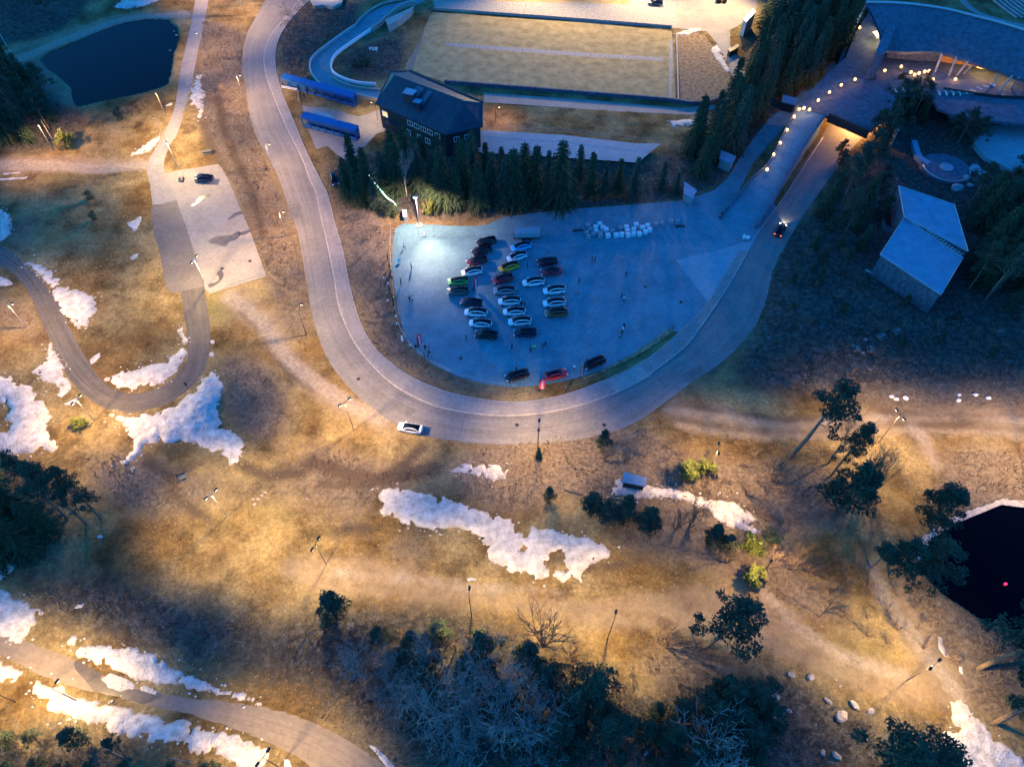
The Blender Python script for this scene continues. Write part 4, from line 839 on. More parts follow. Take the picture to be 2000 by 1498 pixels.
def plant(protos, u, v, h, hp, label, group=None, lean=None, wide=1.0):
    pr = protos if not isinstance(protos, list) else random.choice(protos); b = G(u, v); s = h / hp
    rz = random.random() * 6.28
    rot = None
    if lean is not None: # tilt (degrees) towards an azimuth
        az, tl = lean; rot = (Matrix.Rotation(R(az), 4, 'Z') @ Matrix.Rotation(R(tl), 4, 'Y') @ Matrix.Rotation(rz, 4, 'Z')).to_euler()
    return dup(pr, b, rz, label, group, (s * wide, s * wide, s), rot=rot)
# the row of spruces behind the car park
row = [(683,388,15),(702,402,17),(722,385,15),(735,408,13),(752,372,17),(778,378,16),(818,372,16),(842,392,14),(868,400,15),(893,408,13),(908,388,16),(936,410,15),(962,392,15),(985,404,14),(1003,402,19),(1024,388,14),(1046,392,15),(1066,402,12),(1092,402,18),(1118,388,14),(1152,380,12),(1180,376,11),(1206,372,10),(1236,384,14),(1290,368,9),(1318,378,7)]
for i, (u, v, h) in enumerate(row):
    plant(SPR, u, v, h * random.uniform(.62, 1.18), 12.4, 'dark spruce in the row above the car park, %s from its left end' % ORD[i], 'spruces in the row above the car park', wide=1.12)
row2 = [(695,352,14),(770,340,13),(800,350,15),(830,345,14),(860,352,15),(895,350,14),(925,355,15),(950,360,14),(980,352,13),(1070,358,12),(1130,352,11)]
for i, (u, v, h) in enumerate(row2):
    plant(SPR, u, v, h * random.uniform(.7, 1.05), 12.4, 'dark spruce of the rear line behind the car park row, %s from left' % ORD[i], 'spruces of the rear line above the car park', wide=1.12)
plant(BIR[0], 795, 385, 13, 11, 'leafless pale birch standing among the spruces above the car park')
plant(JUN[0], 840, 415, 3.6, 3, 'yellow green floodlit bush at the north edge of the car park')
plant(DBUSH[0], 765, 420, 3.5, 3, 'dark bush lit from the side at the car park stair')
# dense wood between stadium and road
poly = np.array([(p.x, p.y) for p in PP([(1492,20),(1700,-60),(1700,20),(1655,95),(1625,130),(1570,172),(1520,205),(1475,250),(1440,290),(1400,330),(1352,330),(1345,290),(1395,250),(1440,205),(1462,165),(1478,110),(1498,60)])])
pts = []
tr = random.Random(5); x0, y0 = poly.min(0); x1, y1 = poly.max(0)
for _ in range(6000):
    x, y = tr.uniform(x0, x1), tr.uniform(y0, y1)
    if inpoly(np.array([x]), np.array([y]), poly)[0] and all((x - a) ** 2 + (y - b) ** 2 > 3.9 ** 2 for a, b in pts): pts.append((x, y))
for x, y in pts:
    pr = tr.choice(SPR); s = tr.uniform(13, 19) / 12.4
    dup(pr, (x, y, gh(x, y)), tr.random() * 6.28, 'dark spruce in the dense wood between stadium and car park road', 'spruces of the dense wood between stadium and road', (s * .95, s * .95, s))
plant(SPR[1], 1352, 300, 17, 12.4, 'tall narrow spruce standing free left of the dense wood')
plant(SPR[2], 1367, 345, 12, 12.4, 'broad dark spruce by the snow strip below the dense wood')
# conifers in the top left
for i, (u, v, h) in enumerate([(10,180,13),(35,200,14),(8,240,14),(45,245,13),(70,220,12),(25,280,11),(60,278,11),(95,250,10),(100,222,9),(10,130,9),(-5,300,10)]):
    plant(PIN[3] if i % 2 else SPR, u, v, h, 9 if i % 2 else 12.4, 'dark conifer left of the pond, %s of that grove from the left edge' % ORD[i], 'conifers left of the pond')
for i, (u, v, h) in enumerate([(20,20,9),(62,8,8),(95,30,7)]): plant(PIN[3], u, v, h, 9, 'dark conifer in the top left corner, %s from the left' % ORD[i], 'conifers in the top left corner')
plant(JUN[1], 133, 284, 4.2, 2.6, 'big yellow green bush lit at the edge of the left grove')
plant(DBUSH[0], 238, 232, 3.5, 3.4, 'olive bush on the bank below the pond')
for i, (u, v) in enumerate([(170,245),(200,240),(265,225),(280,215),(150,228)]): plant(SHR, u, v, 3.5, 3.2, 'leafless shrub on the bank below the pond, %s of the row' % ORD[i], 'leafless shrubs below the pond')
plant(DBUSH[0], 176, 392, 2.6, 3.4, 'small round fir on the left meadow, upper of two'); plant(DBUSH[0], 186, 428, 2.3, 3.4, 'small round fir on the left meadow, lower of two')
plant(DBUSH[1], 715, 128, 4.2, 2.8, 'dark conifer bush inside the roller track loop'); plant(DBUSH[0], 692, 132, 2.6, 3.4, 'small dark bush beside the conifer in the track loop')
# bottom left big conifers
for i, (u, v, h) in enumerate([(15,1085,15),(60,1075,13),(95,1040,11),(0,1020,15),(45,1010,13),(-20,960,15)]):
    plant(SPR[2], u, v, h, 12.4, 'huge dark conifer of the clump at the left edge, %s in it' % ORD[i], 'dark conifers clumped at the left edge', wide=1.15)
plant(TALL[0], 196, 1012, 17, 18, 'dark pine leaning over the slope left of centre, right one', wide=.9)
plant(TALL[1], 168, 1022, 20, 18, 'dark pine leaning over the slope left of centre, left one', wide=.9)
plant(TALL[0], 130, 1010, 19, 18, 'dark pine between the clump and the leaning pair')
# solitary conifers
for a in [(DENSE[0],657,1205,8,8,'round dark pine standing alone above the bottom thicket'),(DENSE[1],1177,872,5,8,'small dense pine right of the road bend'),
          (DENSE[1],1072,975,4,8,'small dark pine left of the mid slope pine group'),(DENSE[0],1155,1000,6,8,'dark bushy pine of the mid slope group, left'),(DENSE[1],1220,1010,7,8,'dark bushy pine of the mid slope group, middle'),
          (DENSE[0],1262,1035,7,8,'dark bushy pine of the mid slope group, right'),(DBUSH[1],1190,1005,4,2.8,'low dark bush joining the mid slope pines'),
          (DENSE[1],1385,1060,6,8,'dark pine below the grey hut snow patch'),(DENSE[0],1415,1075,5,8,'dark green pine right of the pine under the hut snow'),(JUN[1],1468,1072,3.4,2.6,'olive bush right of the two pines under the snow patch'),
          (SPR[0],1052,893,3.6,12.4,'small fir at the foot of the roadside double lamp'),(JUN[0],1342,930,4.2,3,'yellow green bush below the right lamp, left one'),(JUN[1],1376,922,3,2.6,'bright yellow green bush touching the right lamp post'),
          (JUN[0],1467,1132,4,3,'bright yellow sapling lit by the small lamp'),(DBUSH[0],1505,1055,3,3.4,'olive dark bush by the trail fork'),(JUN[1],160,832,2.4,2.6,'small yellowish bush at the double lamp by the hairpin'),
          (PIN[0],1543,893,20,12,'tall pine with bare leaning trunk beside the dirt road',(15,14)),(DENSE[0],1640,990,13,8,'massive dark pine among leafless trees right of centre'),(TALL[1],1622,930,17,18,'ragged pine behind the massive dark one'),
          (DENSE[0],1812,1020,11,8,'round topped dark pine above the reservoir corner'),(PIN[3],1738,1125,11,9,'wide pine overhanging the trail by the reservoir, left'),(PIN[3],1790,1130,12,9,'wide pine overhanging the reservoir edge'),(PIN[0],1700,1110,9,12,'thin pine left of the overhanging pair'),
          (PIN[3],1378,1262,14,9,'flat crowned pine above the lower right trail',(20,16)),(PIN[3],1695,1510,15,9,'dark pine at the bottom edge near the snow corner'),(PIN[3],1762,1515,14,9,'pine at the bottom edge just left of the corner snow'),
          (PIN[1],1910,1305,19,12,'big pine with pale trunk at the right edge'),(PIN[0],1945,1412,19,12,'pine trunk reaching in from the lower right edge'),(PIN[3],1985,1250,11,9,'dark pine at the right edge below the reservoir'),(DENSE[0],1975,1385,5,8,'dark round bush near the lower right edge')]:
    plant(a[0], a[1], a[2], a[3], a[4], a[5], lean=a[6] if len(a) > 6 else None)
def o_(n): return ORD[n] if n < len(ORD) else '%dth' % (n + 1)
def fill(protos, hp, px, n, h0, h1, label, group, sep=3.0, seed=1, wide=1.0):
    r = random.Random(seed); p = np.array([(q.x, q.y) for q in PP(px)]); x0, y0 = p.min(0); x1, y1 = p.max(0); out = []
    for _ in range(4000):
        x, y = r.uniform(x0, x1), r.uniform(y0, y1)
        if len(out) < n and inpoly(np.array([x]), np.array([y]), p)[0] and all((x - a) ** 2 + (y - b) ** 2 > sep ** 2 for a, b in out): out.append((x, y))
    for i, (x, y) in enumerate(sorted(out)):
        s = r.uniform(h0, h1) / hp; dup(r.choice(protos), (x, y, gh(x, y)), r.random() * 6.28, label % o_(i), group, (s * wide, s * wide, s))
fill(SHR, 3.2, [(560,1225),(700,1210),(900,1240),(1060,1300),(1180,1330),(1260,1300),(1340,1330),(1340,1510),(860,1510),(700,1400),(600,1320)], 75, 2.2, 4.5, 'leafless scrub bush in the bottom thicket, %s from its left end', 'leafless scrub of the bottom thicket', 2.0, 1, 1.1)
fill(BIR, 11, [(700,1260),(900,1280),(1060,1330),(1080,1510),(860,1510),(720,1400)], 9, 7, 11, 'thin pale leafless tree of the bottom thicket, %s from left among the thin ones', 'thin pale leafless trees of the bottom thicket', 2.5, 2)
fill([DENSE[0], DENSE[1], PIN[3]], 8.4, [(980,1400),(1120,1360),(1250,1400),(1360,1360),(1500,1330),(1520,1510),(1000,1510)], 26, 4, 8, 'low dark pine of the bottom edge wood, %s from its left end', 'low dark pines of the bottom edge wood', 3.0, 3)
fill([DENSE[0], SPR[2], PIN[3]], 9.6, [(1640,300),(1720,240),(1790,225),(1780,280),(1740,350),(1715,470),(1690,470),(1600,440)], 16, 5, 9, 'low dark conifer on the bank beside the tunnel road, %s of them from left', 'low dark conifers beside the tunnel road', 3.2, 4)
fill([DENSE[0], SPR[2], PIN[3], PIN[1]], 9.6, [(1895,380),(2030,340),(2040,640),(1920,620),(1890,570)], 26, 7, 12, 'dark conifer filling the wood behind the angular house, %s of them from left', 'dark conifers behind the angular house', 3.2, 5)
fill(SHR, 3.2, [(1540,480),(1690,560),(1850,620),(2030,640),(2030,740),(1640,750),(1440,760),(1500,640)], 45, 1.6, 3.4, 'leafless scrub bush on the blue shaded slope, %s from its left end', 'leafless scrub on the blue shaded slope', 3.5, 6, 1.2)
fill(SHR, 3.2, [(1500,1060),(1640,1080),(1800,1200),(1860,1300),(1700,1260),(1580,1170)], 24, 1.6, 3.4, 'leafless shrub on the lit bank above the right trail, %s from left', 'leafless shrubs above the right trail', 3.0, 7, 1.2)
fill(SHR, 3.2, [(1230,880),(1330,890),(1600,900),(1560,1010),(1480,990),(1330,950)], 22, 1.4, 3.0, 'leafless shrub above the hut snow patch, %s from left', 'leafless shrubs above the hut snow patch', 3.0, 8, 1.2)
fill([DENSE[0], SPR[2], PIN[3]], 9.6, [(-20,130),(60,140),(120,210),(130,270),(-20,300)], 14, 6, 10, 'dark conifer filling the grove at the left edge, %s from left', 'dark conifers filling the grove at the left edge', 3.5, 9)
fill(SHR, 3.2, [(560,20),(640,20),(690,50),(600,110),(600,170),(555,150),(550,90)], 16, 2, 4, 'leafless bush between road and roller track, %s from left', 'leafless bushes between road and roller track', 3.0, 10, 1.2)
fill([DENSE[0], DENSE[1]], 8, [(1545,500),(1700,560),(1870,620),(1990,650),(1960,700),(1600,690),(1500,700)], 14, 1.6, 3.4, 'low dark juniper on the blue shaded slope, %s from its left end', 'low junipers on the blue shaded slope', 5.0, 12)
fill([DENSE[0], SPR[2], PIN[3]], 9.6, [(1560,540),(1590,470),(1640,420),(1700,470),(1680,520),(1600,600)], 9, 3, 6, 'small dark conifer between the road and the angular house, %s of them from left', 'small conifers between road and angular house', 4.0, 13)
fill([DENSE[0], PIN[3]], 8.5, [(-20,1430),(200,1450),(440,1510),(-20,1520)], 12, 3, 6, 'dark conifer at the lower left corner, %s of them from left', 'dark conifers in the lower left corner', 3.5, 14)
fill([DENSE[0], PIN[3], SPR[2]], 9.6, [(1660,190),(1740,185),(1810,190),(1800,240),(1730,240),(1700,262)], 9, 5, 8, 'dark conifer squeezed under the museum deck edge, %s of them from left', 'dark conifers under the museum deck edge', 3.5, 15)
# bottom thicket
for i, (u, v, h) in enumerate([(745,1252,5),(810,1262,6),(862,1245,6),(945,1290,9),(915,1330,8),(1035,1300,8),(1060,1345,9),(1110,1400,10),(1150,1370,11),(1085,1450,10),(1180,1450,10),(830,1330,7),(860,1380,7),(800,1300,6),(980,1370,8)]):
    plant(DENSE if h < 9 else PIN[3], u, v, h, 8 if h < 9 else 9, 'dark pine in the bottom thicket, %s of its pines' % ORD[i], 'dark pines in the bottom thicket')
for i, (u, v, h) in enumerate([(1370,1390,7),(1420,1375,8),(1460,1380,8),(1400,1430,7),(1450,1450,8),(1490,1410,7),(1310,1450,7),(1350,1480,7)]):
    plant(PIN[3], u, v, h, 9, 'dark broad pine in the bottom right thicket, %s from left' % ORD[i], 'dark pines in the bottom right thicket')
bl = [(700,1290,8),(770,1285,9),(840,1275,9),(905,1300,10),(955,1290,10),(755,1335,10),(715,1320,9),(780,1365,11),(832,1395,14),(868,1360,12),(895,1425,16),(925,1420,15),(942,1370,14),(957,1432,15),(975,1390,15),(998,1425,16),(1015,1440,14),(1035,1400,13),(990,1345,12),(905,1375,12),(1020,1465,12),(850,1320,10),(812,1340,10),(960,1340,12),(1050,1425,12),(870,1430,13),(930,1460,11)]
for i, (u, v, h) in enumerate(bl):
    plant(BIR, u, v + 6, h * 1.12, 11, 'leafless silvery birch in the bottom thicket, %s of its birches' % ORD[i], 'leafless silvery birches in the bottom thicket', wide=1.1)
plant(BIR[3], 1405, 1475, 12, 9, 'leafless frosty white tree at the bottom edge right of centre', wide=1.4)
plant(BIR[3], 905, 1492, 8, 9, 'pale leafless tree at the bottom edge near the left path', wide=1.2)
plant(DRK[0], 1062, 1262, 13, 9, 'large fan shaped leafless tree above the thicket', wide=1.25)
for i, (u, v, h, k) in enumerate([(1618,905,14,2),(1682,985,15,2),(1508,940,8,0),(1690,930,9,0),(1640,880,9,2),(1300,1262,6,0),(1285,1250,5,1),(1610,1170,9,2),(1600,1205,9,2),(1580,1120,6,0),(1540,1110,6,1),(1420,1100,6,0),(1500,1105,6,1),(1345,1030,9,1),(1320,1035,8,0),(1455,965,5,0),(890,1270,8,2),(930,1255,8,2),(865,1295,8,2),(1120,1300,8,1),(1180,900,5,0),(1225,905,5,1)]):
    plant(DRK[k], u, v, h, 9 if k < 2 else 11, 'leafless brown tree on the lit slopes, %s of its group' % ORD[i], 'leafless brown trees on the slopes')
# the right side woods
for i, (u, v, h) in enumerate([(1645,400,11),(1665,360,12),(1690,330,12),(1640,440,9),(1700,290,12),(1720,300,11),(1735,250,11),(1760,215,10),(1780,235,10),(1870,280,11),(1895,290,10),(1855,270,8)]):
    plant([PIN[3], PIN[1]], u, v, h, 10.5, 'dark pine on the knoll right of the road tunnel, %s of its pines' % ORD[i], 'dark pines right of the road tunnel')
for i, (u, v, h) in enumerate([(1910,420,11),(1935,450,11),(1965,420,12),(1990,460,12),(1925,500,12),(1960,520,12),(1990,560,12),(1940,570,11),(1985,380,11),(1915,560,10),(1960,470,11),(1995,620,11)]):
    plant([PIN[3], SPR[2], PIN[1]], u, v, h, 10.5, 'dark conifer in the wood at the right edge, %s of them' % ORD[i], 'dark conifers in the right edge wood')
for i, (u, v) in enumerate([(1590,470),(1575,500),(1560,540),(1610,520),(1590,560),(1640,500),(1660,640),(1580,640),(1540,700),(1700,640),(1760,640),(1830,640),(1900,660),(1960,680),(1620,690),(1500,720),(1460,740),(1550,760)]):
    plant(SHR, u, v, 3, 3.2, 'leafless scrub in the blue shade right of the road, %s of them' % ORD[i], 'leafless scrub right of the road')
for i, (u, v) in enumerate([(500,300),(480,330),(505,370),(540,440),(530,480),(525,510),(545,540),(555,560),(470,260),(440,180),(520,420),(560,590),(510,350),(450,290),(420,200),(490,410)]):
    plant(SHR, u, v, 3.2, 3.2, 'leafless scrub on the verge left of the main road, %s of them' % ORD[i], 'leafless scrub left of the main road')
for i, (u, v) in enumerate([(672,430),(690,470),(700,510),(712,550),(725,590),(735,620),(745,560),(730,520),(750,640),(770,665),(790,690),(830,720),(870,745),(700,430),(720,470),(735,450)]):
    plant(SHR, u, v, 2.4, 3.2, 'leafless scrub between the road and the car park, %s of them' % ORD[i], 'leafless scrub between road and car park')
for p in PROTOS: drop(p)
# ------------------------------------------------------------------ undergrowth (uncountable)
def undergrowth(name, polys, dens, hmin, hmax, m, seed=3, wid=.05):
    r = np.random.RandomState(seed); mb_v = []; mb_f = []
    for poly_px in polys:
        p = np.array([(q.x, q.y) for q in PP(poly_px)]); x0, y0 = p.min(0); x1, y1 = p.max(0)
        area = (x1 - x0) * (y1 - y0); n = int(area * dens)
        x = r.uniform(x0, x1, n); y = r.uniform(y0, y1, n); k = inpoly(x, y, p) & (vnoise(x / 2.5, y / 2.5) > r.uniform(.15, .75, n))
        x, y = x[k], y[k]; z = ghv(x, y); n = len(x)
        ok = z > -0.5
        for c in range(3):
            az = r.uniform(0, 6.28, n); h = r.uniform(hmin, hmax, n); le = r.uniform(.1, .9, n) * h; wa = r.uniform(0, 6.28, n)
            o = len(mb_v) 
            b = np.stack([x, y, z - .05], 1); wv = np.stack([np.cos(wa) * wid, np.sin(wa) * wid, 0 * wa], 1); tp = b + np.stack([np.cos(az) * le, np.sin(az) * le, h], 1)
            tri = np.stack([b - wv, b + wv, tp], 1)[ok].reshape(-1, 3); base = sum(len(q) for q in mb_f_v)
            mb_f_v.append(tri)
    V = np.concatenate(mb_f_v); F = np.arange(len(V)).reshape(-1, 3)
    me = bpy.data.meshes.new(name); me.vertices.add(len(V)); me.vertices.foreach_set('co', V.ravel()); me.loops.add(len(V)); me.polygons.add(len(F))
    me.loops.foreach_set('vertex_index', F.ravel()); me.polygons.foreach_set('loop_start', np.arange(0, len(V), 3)); me.update(calc_edges=True)
    me.materials.append(m); o = bpy.data.objects.new(name, me); col.objects.link(o); o['kind'] = 'stuff'
    mb_f_v.clear()
mb_f_v = []
undergrowth('heather_undergrowth', BROWN, 3.0, .25, .9, M['twig'], 3, .05)
undergrowth('forest_undergrowth', WOOD_UNLIT, 1.6, .3, 1.1, M['twig'], 4, .06)
M['straw'] = mat('dry_straw', (0.42, 0.33, 0.19), var=.25, vscale=.6, rough=.9)
undergrowth('dry_grass', [[(0,350),(290,345),(330,600),(300,700),(60,600),(0,460)],[(380,860),(900,880),(1250,1050),(1500,1130),(1700,1300),(1850,1400),(1500,1300),(1000,1250),(500,1180),(250,1000)],[(1300,860),(2000,860),(2000,960),(1700,980),(1300,920)],[(520,1180),(0,1140),(0,1180),(500,1360),(640,1400),(700,1330)]], 1.3, .15, .4, M['straw'], 5, .05)

# ------------------------------------------------------------------ buildings
def rel(o, p): return (p[0] - o[0], p[1] - o[1], p[2] - o[2])
def wallpoly(t, name, pts, z0, z1, m): # prism from world xy list, local to t
    return MB().prism([(p[0] - t.location.x, p[1] - t.location.y) for p in pts], z0, z1).build(name, m, t)
def window_on(t, a, b, q, zc, w, h, frame='whitepaint', lit=False, out=0.06):
    """window on vertical wall from a to b (xy), at fraction q"""
    a, b = Vector(a[:2]), Vector(b[:2]); d = (b - a).normalized(); n = Vector((d.y, -d.x)); c = a + (b - a) * q + n * out; rz = math.atan2(d.y, d.x)
    L = (c.x - t.location.x, c.y - t.location.y, zc); f = MB()
    for s in (-1, 1): f.box((L[0] + d.x * s * w / 2, L[1] + d.y * s * w / 2, zc), (.13, .14, h + .12), rz)
    f.box((L[0], L[1], zc), (.09, .12, h - .15), rz)
    for s in (-1, 1): f.box((L[0], L[1], zc + s * h / 2), (w - .14, .12, .12), rz)
    wd = f.build('window', M[frame], t); MB().box((L[0] - n.x * .04, L[1] - n.y * .04, zc), (w - .16, .05, h - .14), rz).build('pane', M['warmwindow' if lit else 'glass'], wd)
# --- lodge
eA, eB, eC = P(733, 202, 7), P(871, 264, 7), P(943, 247, 7)
rD, rE = P(770, 147, 11.5), P(905, 197, 11.5); fF, fG = P(800, 139, 9.6), P(943, 201, 9.6); fH = P(763, 139, 9.6)
lod = thing('ski_lodge', 'big black timber lodge with dark slate roof and two chimneys', 'lodge', (eA.x, eA.y, 0))
mb = MB(); L = [rel(lod.location, p) for p in (eA, eB, eC, rD, rE, fF, fG, fH)]; th = .35
vs = L + [(x, y, z - th) for x, y, z in L]
F = [(0, 1, 4, 3), (1, 2, 6, 4), (3, 4, 6, 5), (0, 3, 5, 7)]
mb.add(vs, F + [tuple(i + 8 for i in f[::-1]) for f in F] + [(1, 0, 8, 9), (2, 1, 9, 10), (6, 2, 10, 14), (5, 6, 14, 13), (7, 5, 13, 15), (0, 7, 15, 8)])
rf = mb.build('roof', M['slate'], lod)
MB().tube([Vector(L[5]) + Vector((0, .05, .12)), Vector(L[6]) + Vector((0, .05, .12))], .28, 6).build('parapet', M['black'], rf)
MB().tube([Vector(L[3]) + Vector((0, 0, .05)), Vector(L[4]) + Vector((0, 0, .05))], .14, 5).build('ridge_cap', M['slate2'], rf)
ce = (eA + eC + fF + fG) / 4
foot = [p + (Vector((ce.x, ce.y, 0)) - Vector((p.x, p.y, 0))).normalized() * .9 for p in (eA, eB, eC, fG, fH)]
wallpoly(lod, 'wall', foot, -.3, 6.75, M['darkwood'])
def on_roof(q, s): # between eave line and ridge line
    a = eA.lerp(eB, q); b = rD.lerp(rE, q); return a.lerp(b, s)
for q, s, w_, h_ in ((.38, .50, 2.6, 2.6), (.52, .38, 1.7, 2.2)):
    p = on_roof(q, s); c = MB().box((p.x - lod.location.x, p.y - lod.location.y, p.z + h_ / 2 - .5), (w_, w_ * .8, h_), R(-22)).build('chimney', M['slate'], rf)
    MB().box((p.x - lod.location.x, p.y - lod.location.y, p.z + h_ - .42), (w_ + .3, w_ * .8 + .3, .16), R(-22)).build('chimney_cap', M['metalroof'], rf)
    a, b = on_roof(q + .02, s + .1), on_roof(q + .03, .95); dv = (b - a); o3 = Vector(lod.location)
    nrm = (eB - eA).cross(rD - eA).normalized(); sd = (eB - eA).normalized() * (w_ * .42); up = nrm * .06
    MB().add([a - sd - o3 + up, a + sd - o3 + up, b + sd - o3 + up, b - sd - o3 + up], [(0, 1, 2, 3)]).build('roof_flashing', M['slate2'], rf)
wa, wb = foot[0], foot[1]
for q in (.47, .57, .67, .77, .88): window_on(lod, wa, wb, q, 5.2, 1.5, 1.3)
for q in (.42, .60, .72, .86): window_on(lod, wa, wb, q, 2.2, 1.5, 1.4)
window_on(lod, wa, wb, .08, 4.6, 1.8, 1.5, lit=True)
for q in (.3, .6): window_on(lod, foot[1], foot[2], q, 4.5, 1.3, 1.3)
p = P(775, 245, 2.6); MB().box((p.x - lod.location.x, p.y - lod.location.y, 3.2), (5.5, 2.6, .25), R(-22)).build('porch_roof', M['slate'], lod)
st = MB()
for i in range(7):
    q = P(905 - 2 * i, 258 + 5 * i, 5 - .8 * i); st.box((q.x - lod.location.x + 1.5, q.y - lod.location.y, 5 - .8 * i), (1.6, .8, .12))
st.build('outside_stair', M['steel'], lod)
# --- blue shelters
def shelter(label, pa, pb, wd=1.9, h=2.9, pane=9):
    a, b = P(*pa, 0), P(*pb, 0); d = (b - a); Ln = d.length; t = thing('blue_shelter', label, 'shelter', (a.x, a.y, 0), math.atan2(d.y, d.x), 'blue shelters by the lodge yard')
    MB().prism([(0, 0), (Ln, 0), (Ln, wd), (0, wd)], h, [h + .1, h + .1, h + .5, h + .5]).build('roof', M['bluepaint'], t)
    MB().box((Ln / 2, wd - .08, h / 2), (Ln - .1, .12, h)).build('back_wall', M['bluepaint'], t)
    MB().box((Ln / 2, .35, .45), (Ln - .1, .1, .9)).build('front_panel', M['bluepaint'], t)
    MB().box((Ln / 2, wd * .5, .06), (Ln - .2, wd - .3, .1)).build('floor_board', M['bluedark'], t)
    n = pane
    for i in range(n + 1): MB().box((Ln * i / n * .995 + .03, .2, h / 2), (.16, .3, h)).build('post', M['bluepaint'], t)
    MB().box((Ln / 2, .06, h - .25), (Ln, .08, .35)).build('fascia', M['bluepaint'], t)
shelter('upper blue shelter with dark openings beside the roller track', (553, 172), (693, 211))
shelter('lower blue shelter with dark openings by the footpath', (592, 249), (697, 277), 2.0, 3.0, 7)
def hut(name, label, cat, px, h, roofm, wallm, slope=0.0, over=.3, z0=-.2, rise=None):
    pts = PP(px, h); t = thing(name, label, cat, (pts[0].x, pts[0].y, 0)); n = len(pts)
    l = [(p.x - pts[0].x, p.y - pts[0].y) for p in pts]; cx = sum(p[0] for p in l) / n; cy = sum(p[1] for p in l) / n
    ins = [(cx + (x - cx) * (1 - over / max(1, math.hypot(x - cx, y - cy))), cy + (y - cy) * (1 - over / max(1, math.hypot(x - cx, y - cy)))) for x, y in l]
    rs_ = rise or [0] * n
    MB().prism(ins, z0, [h - .25 + q for q in rs_]).build('wall', M[wallm], t)
    MB().prism(l, [h - .25 + q + .003 for q in rs_], [h + q for q in rs_]).build('roof', M[roofm], t)
    return t, l
hut('container', 'grey gabled container hut between the two blue shelters', 'hut', [(610,214),(648,224),(655,236),(618,228)], 2.4, 'concrete', 'whitepaint')
hut('shed', 'small grey green flat hut standing in snow below the road', 'hut', [(1218,921),(1264,933),(1261,950),(1215,941)], 2.3, 'greybag', 'darkwood')
hut('stone_hut', 'cream irregular stone terrace block at the top edge', 'hut', [(600,-12),(673,-12),(668,5),(650,14),(632,10),(612,12)], 1.6, 'kerb', 'stone')
hut('tunnel_hut', 'cream flat roofed tunnel hut against the roller track wall', 'hut', [(752,38),(798,18),(808,12),(800,24),(775,42),(758,50)], 2.6, 'kerb', 'kerb')
hut('roof_box', 'long bright white scoreboard box at the edge of the dense wood', 'scoreboard', [(1451,38),(1470,17),(1477,23),(1458,44)], 5, 'whitepaint', 'concrete')
hut('dark_hut', 'black narrow hut on the curve beside the long lit snow patch', 'hut', [(1421,98),(1441,86),(1445,91),(1426,102)], 1.8, 'black', 'black')
hut('info_kiosk', 'slanted pale info board kiosk beside the bridge light row', 'kiosk', [(1530,185),(1560,193),(1554,206),(1527,199)], 2.6, 'metalroof', 'black')
hut('info_kiosk', 'pale blue tilted kiosk at the foot of the museum edge beam', 'kiosk', [(1650,120),(1674,132),(1666,147),(1647,134)], 3.2, 'metalroof', 'black')
hut('info_kiosk', 'blue kiosk beside the path under the dense wood', 'kiosk', [(1408,293),(1438,306),(1430,320),(1405,310)], 2.8, 'metalroof', 'steel')
hut('info_kiosk', 'small pale kiosk at the corner above the car park', 'kiosk', [(1337,355),(1362,372),(1352,388),(1335,378)], 2.2, 'metalroof', 'steel')
hut('sign_board', 'white sign board at the foot of the lit stair', 'sign', [(786,410),(794,410),(795,423),(787,423)], 1.9, 'whitepaint', 'steel')
# --- two-slab house
for lb, nm, px, h, rz in (('angular house with pale flat upper roof, rear half', 'slab_house', [(1755,363),(1864,400),(1891,491),(1766,424)], 6.4, None), ('angular house with pale flat lower roof, front half', 'slab_house', [(1766,425),(1881,504),(1838,576),(1719,497)], 6.0, None)):
    t, l = hut(nm, lb, 'house', px, h, 'metalroof', 'stonewall', over=.25)
    MB().tube([(x, y, h + .05) for x, y in l + l[:1]], .09, 4, cap=False).build('roof_edge', M['steel'], t)
    sm = MB(); A_, B_, C_, D_ = [Vector((x, y, h + .02)) for x, y in l]
    for k in range(1, 22): sm.tube([A_.lerp(B_, k / 22), D_.lerp(C_, k / 22)], .035, 4)
    sm.build('roof_seams', M['metalroof'], t)
lv = thing('roof_louvre', 'pale slatted louvre strip in the gap between the two house roofs', 'louvre', P(1848, 474, 6.2)); q0, q1 = P(1812, 452, 6.2) - lv.location, P(1878, 497, 6.2) - lv.location
for i in range(12):
    c = q0.lerp(q1, i / 11); MB().box((c.x, c.y, .05), (.12, 1.0, .12), math.atan2(q1.y - q0.y, q1.x - q0.x)).build('louvre_slat', M['steel'], lv)
MB().tube([q0 + Vector((0, 0, .05)), q1 + Vector((0, 0, .05))], .06, 4).build('rail', M['steel'], lv)
for i, (u, v) in enumerate([(488,510),(434,525),(520,330),(565,395),(900,700),(1260,560),(1330,590),(1010,830),(1180,830),(700,740),(380,430),(700,255)]):
    o = MB().cyl((0, 0, -.05), .38, .07, 14).build('manhole_cover', M['black']); o.location = P(u, v, .03); tag(o, 'round dark manhole cover in the asphalt, %s of them' % ORD[i], 'manhole cover', 'manhole covers')
wall_thing('garden_wall', 'dark angled garden wall left of the angular house', [(1722,405),(1724,446),(1742,458)], .3, 1.4, M['stonewall'], n=30)
tag(line_on('terrace_path', [(1690,528),(1730,548),(1775,570)], .4, 0.0, M['concrete'], .3, None), 'low concrete strip before the angular house', 'strip')
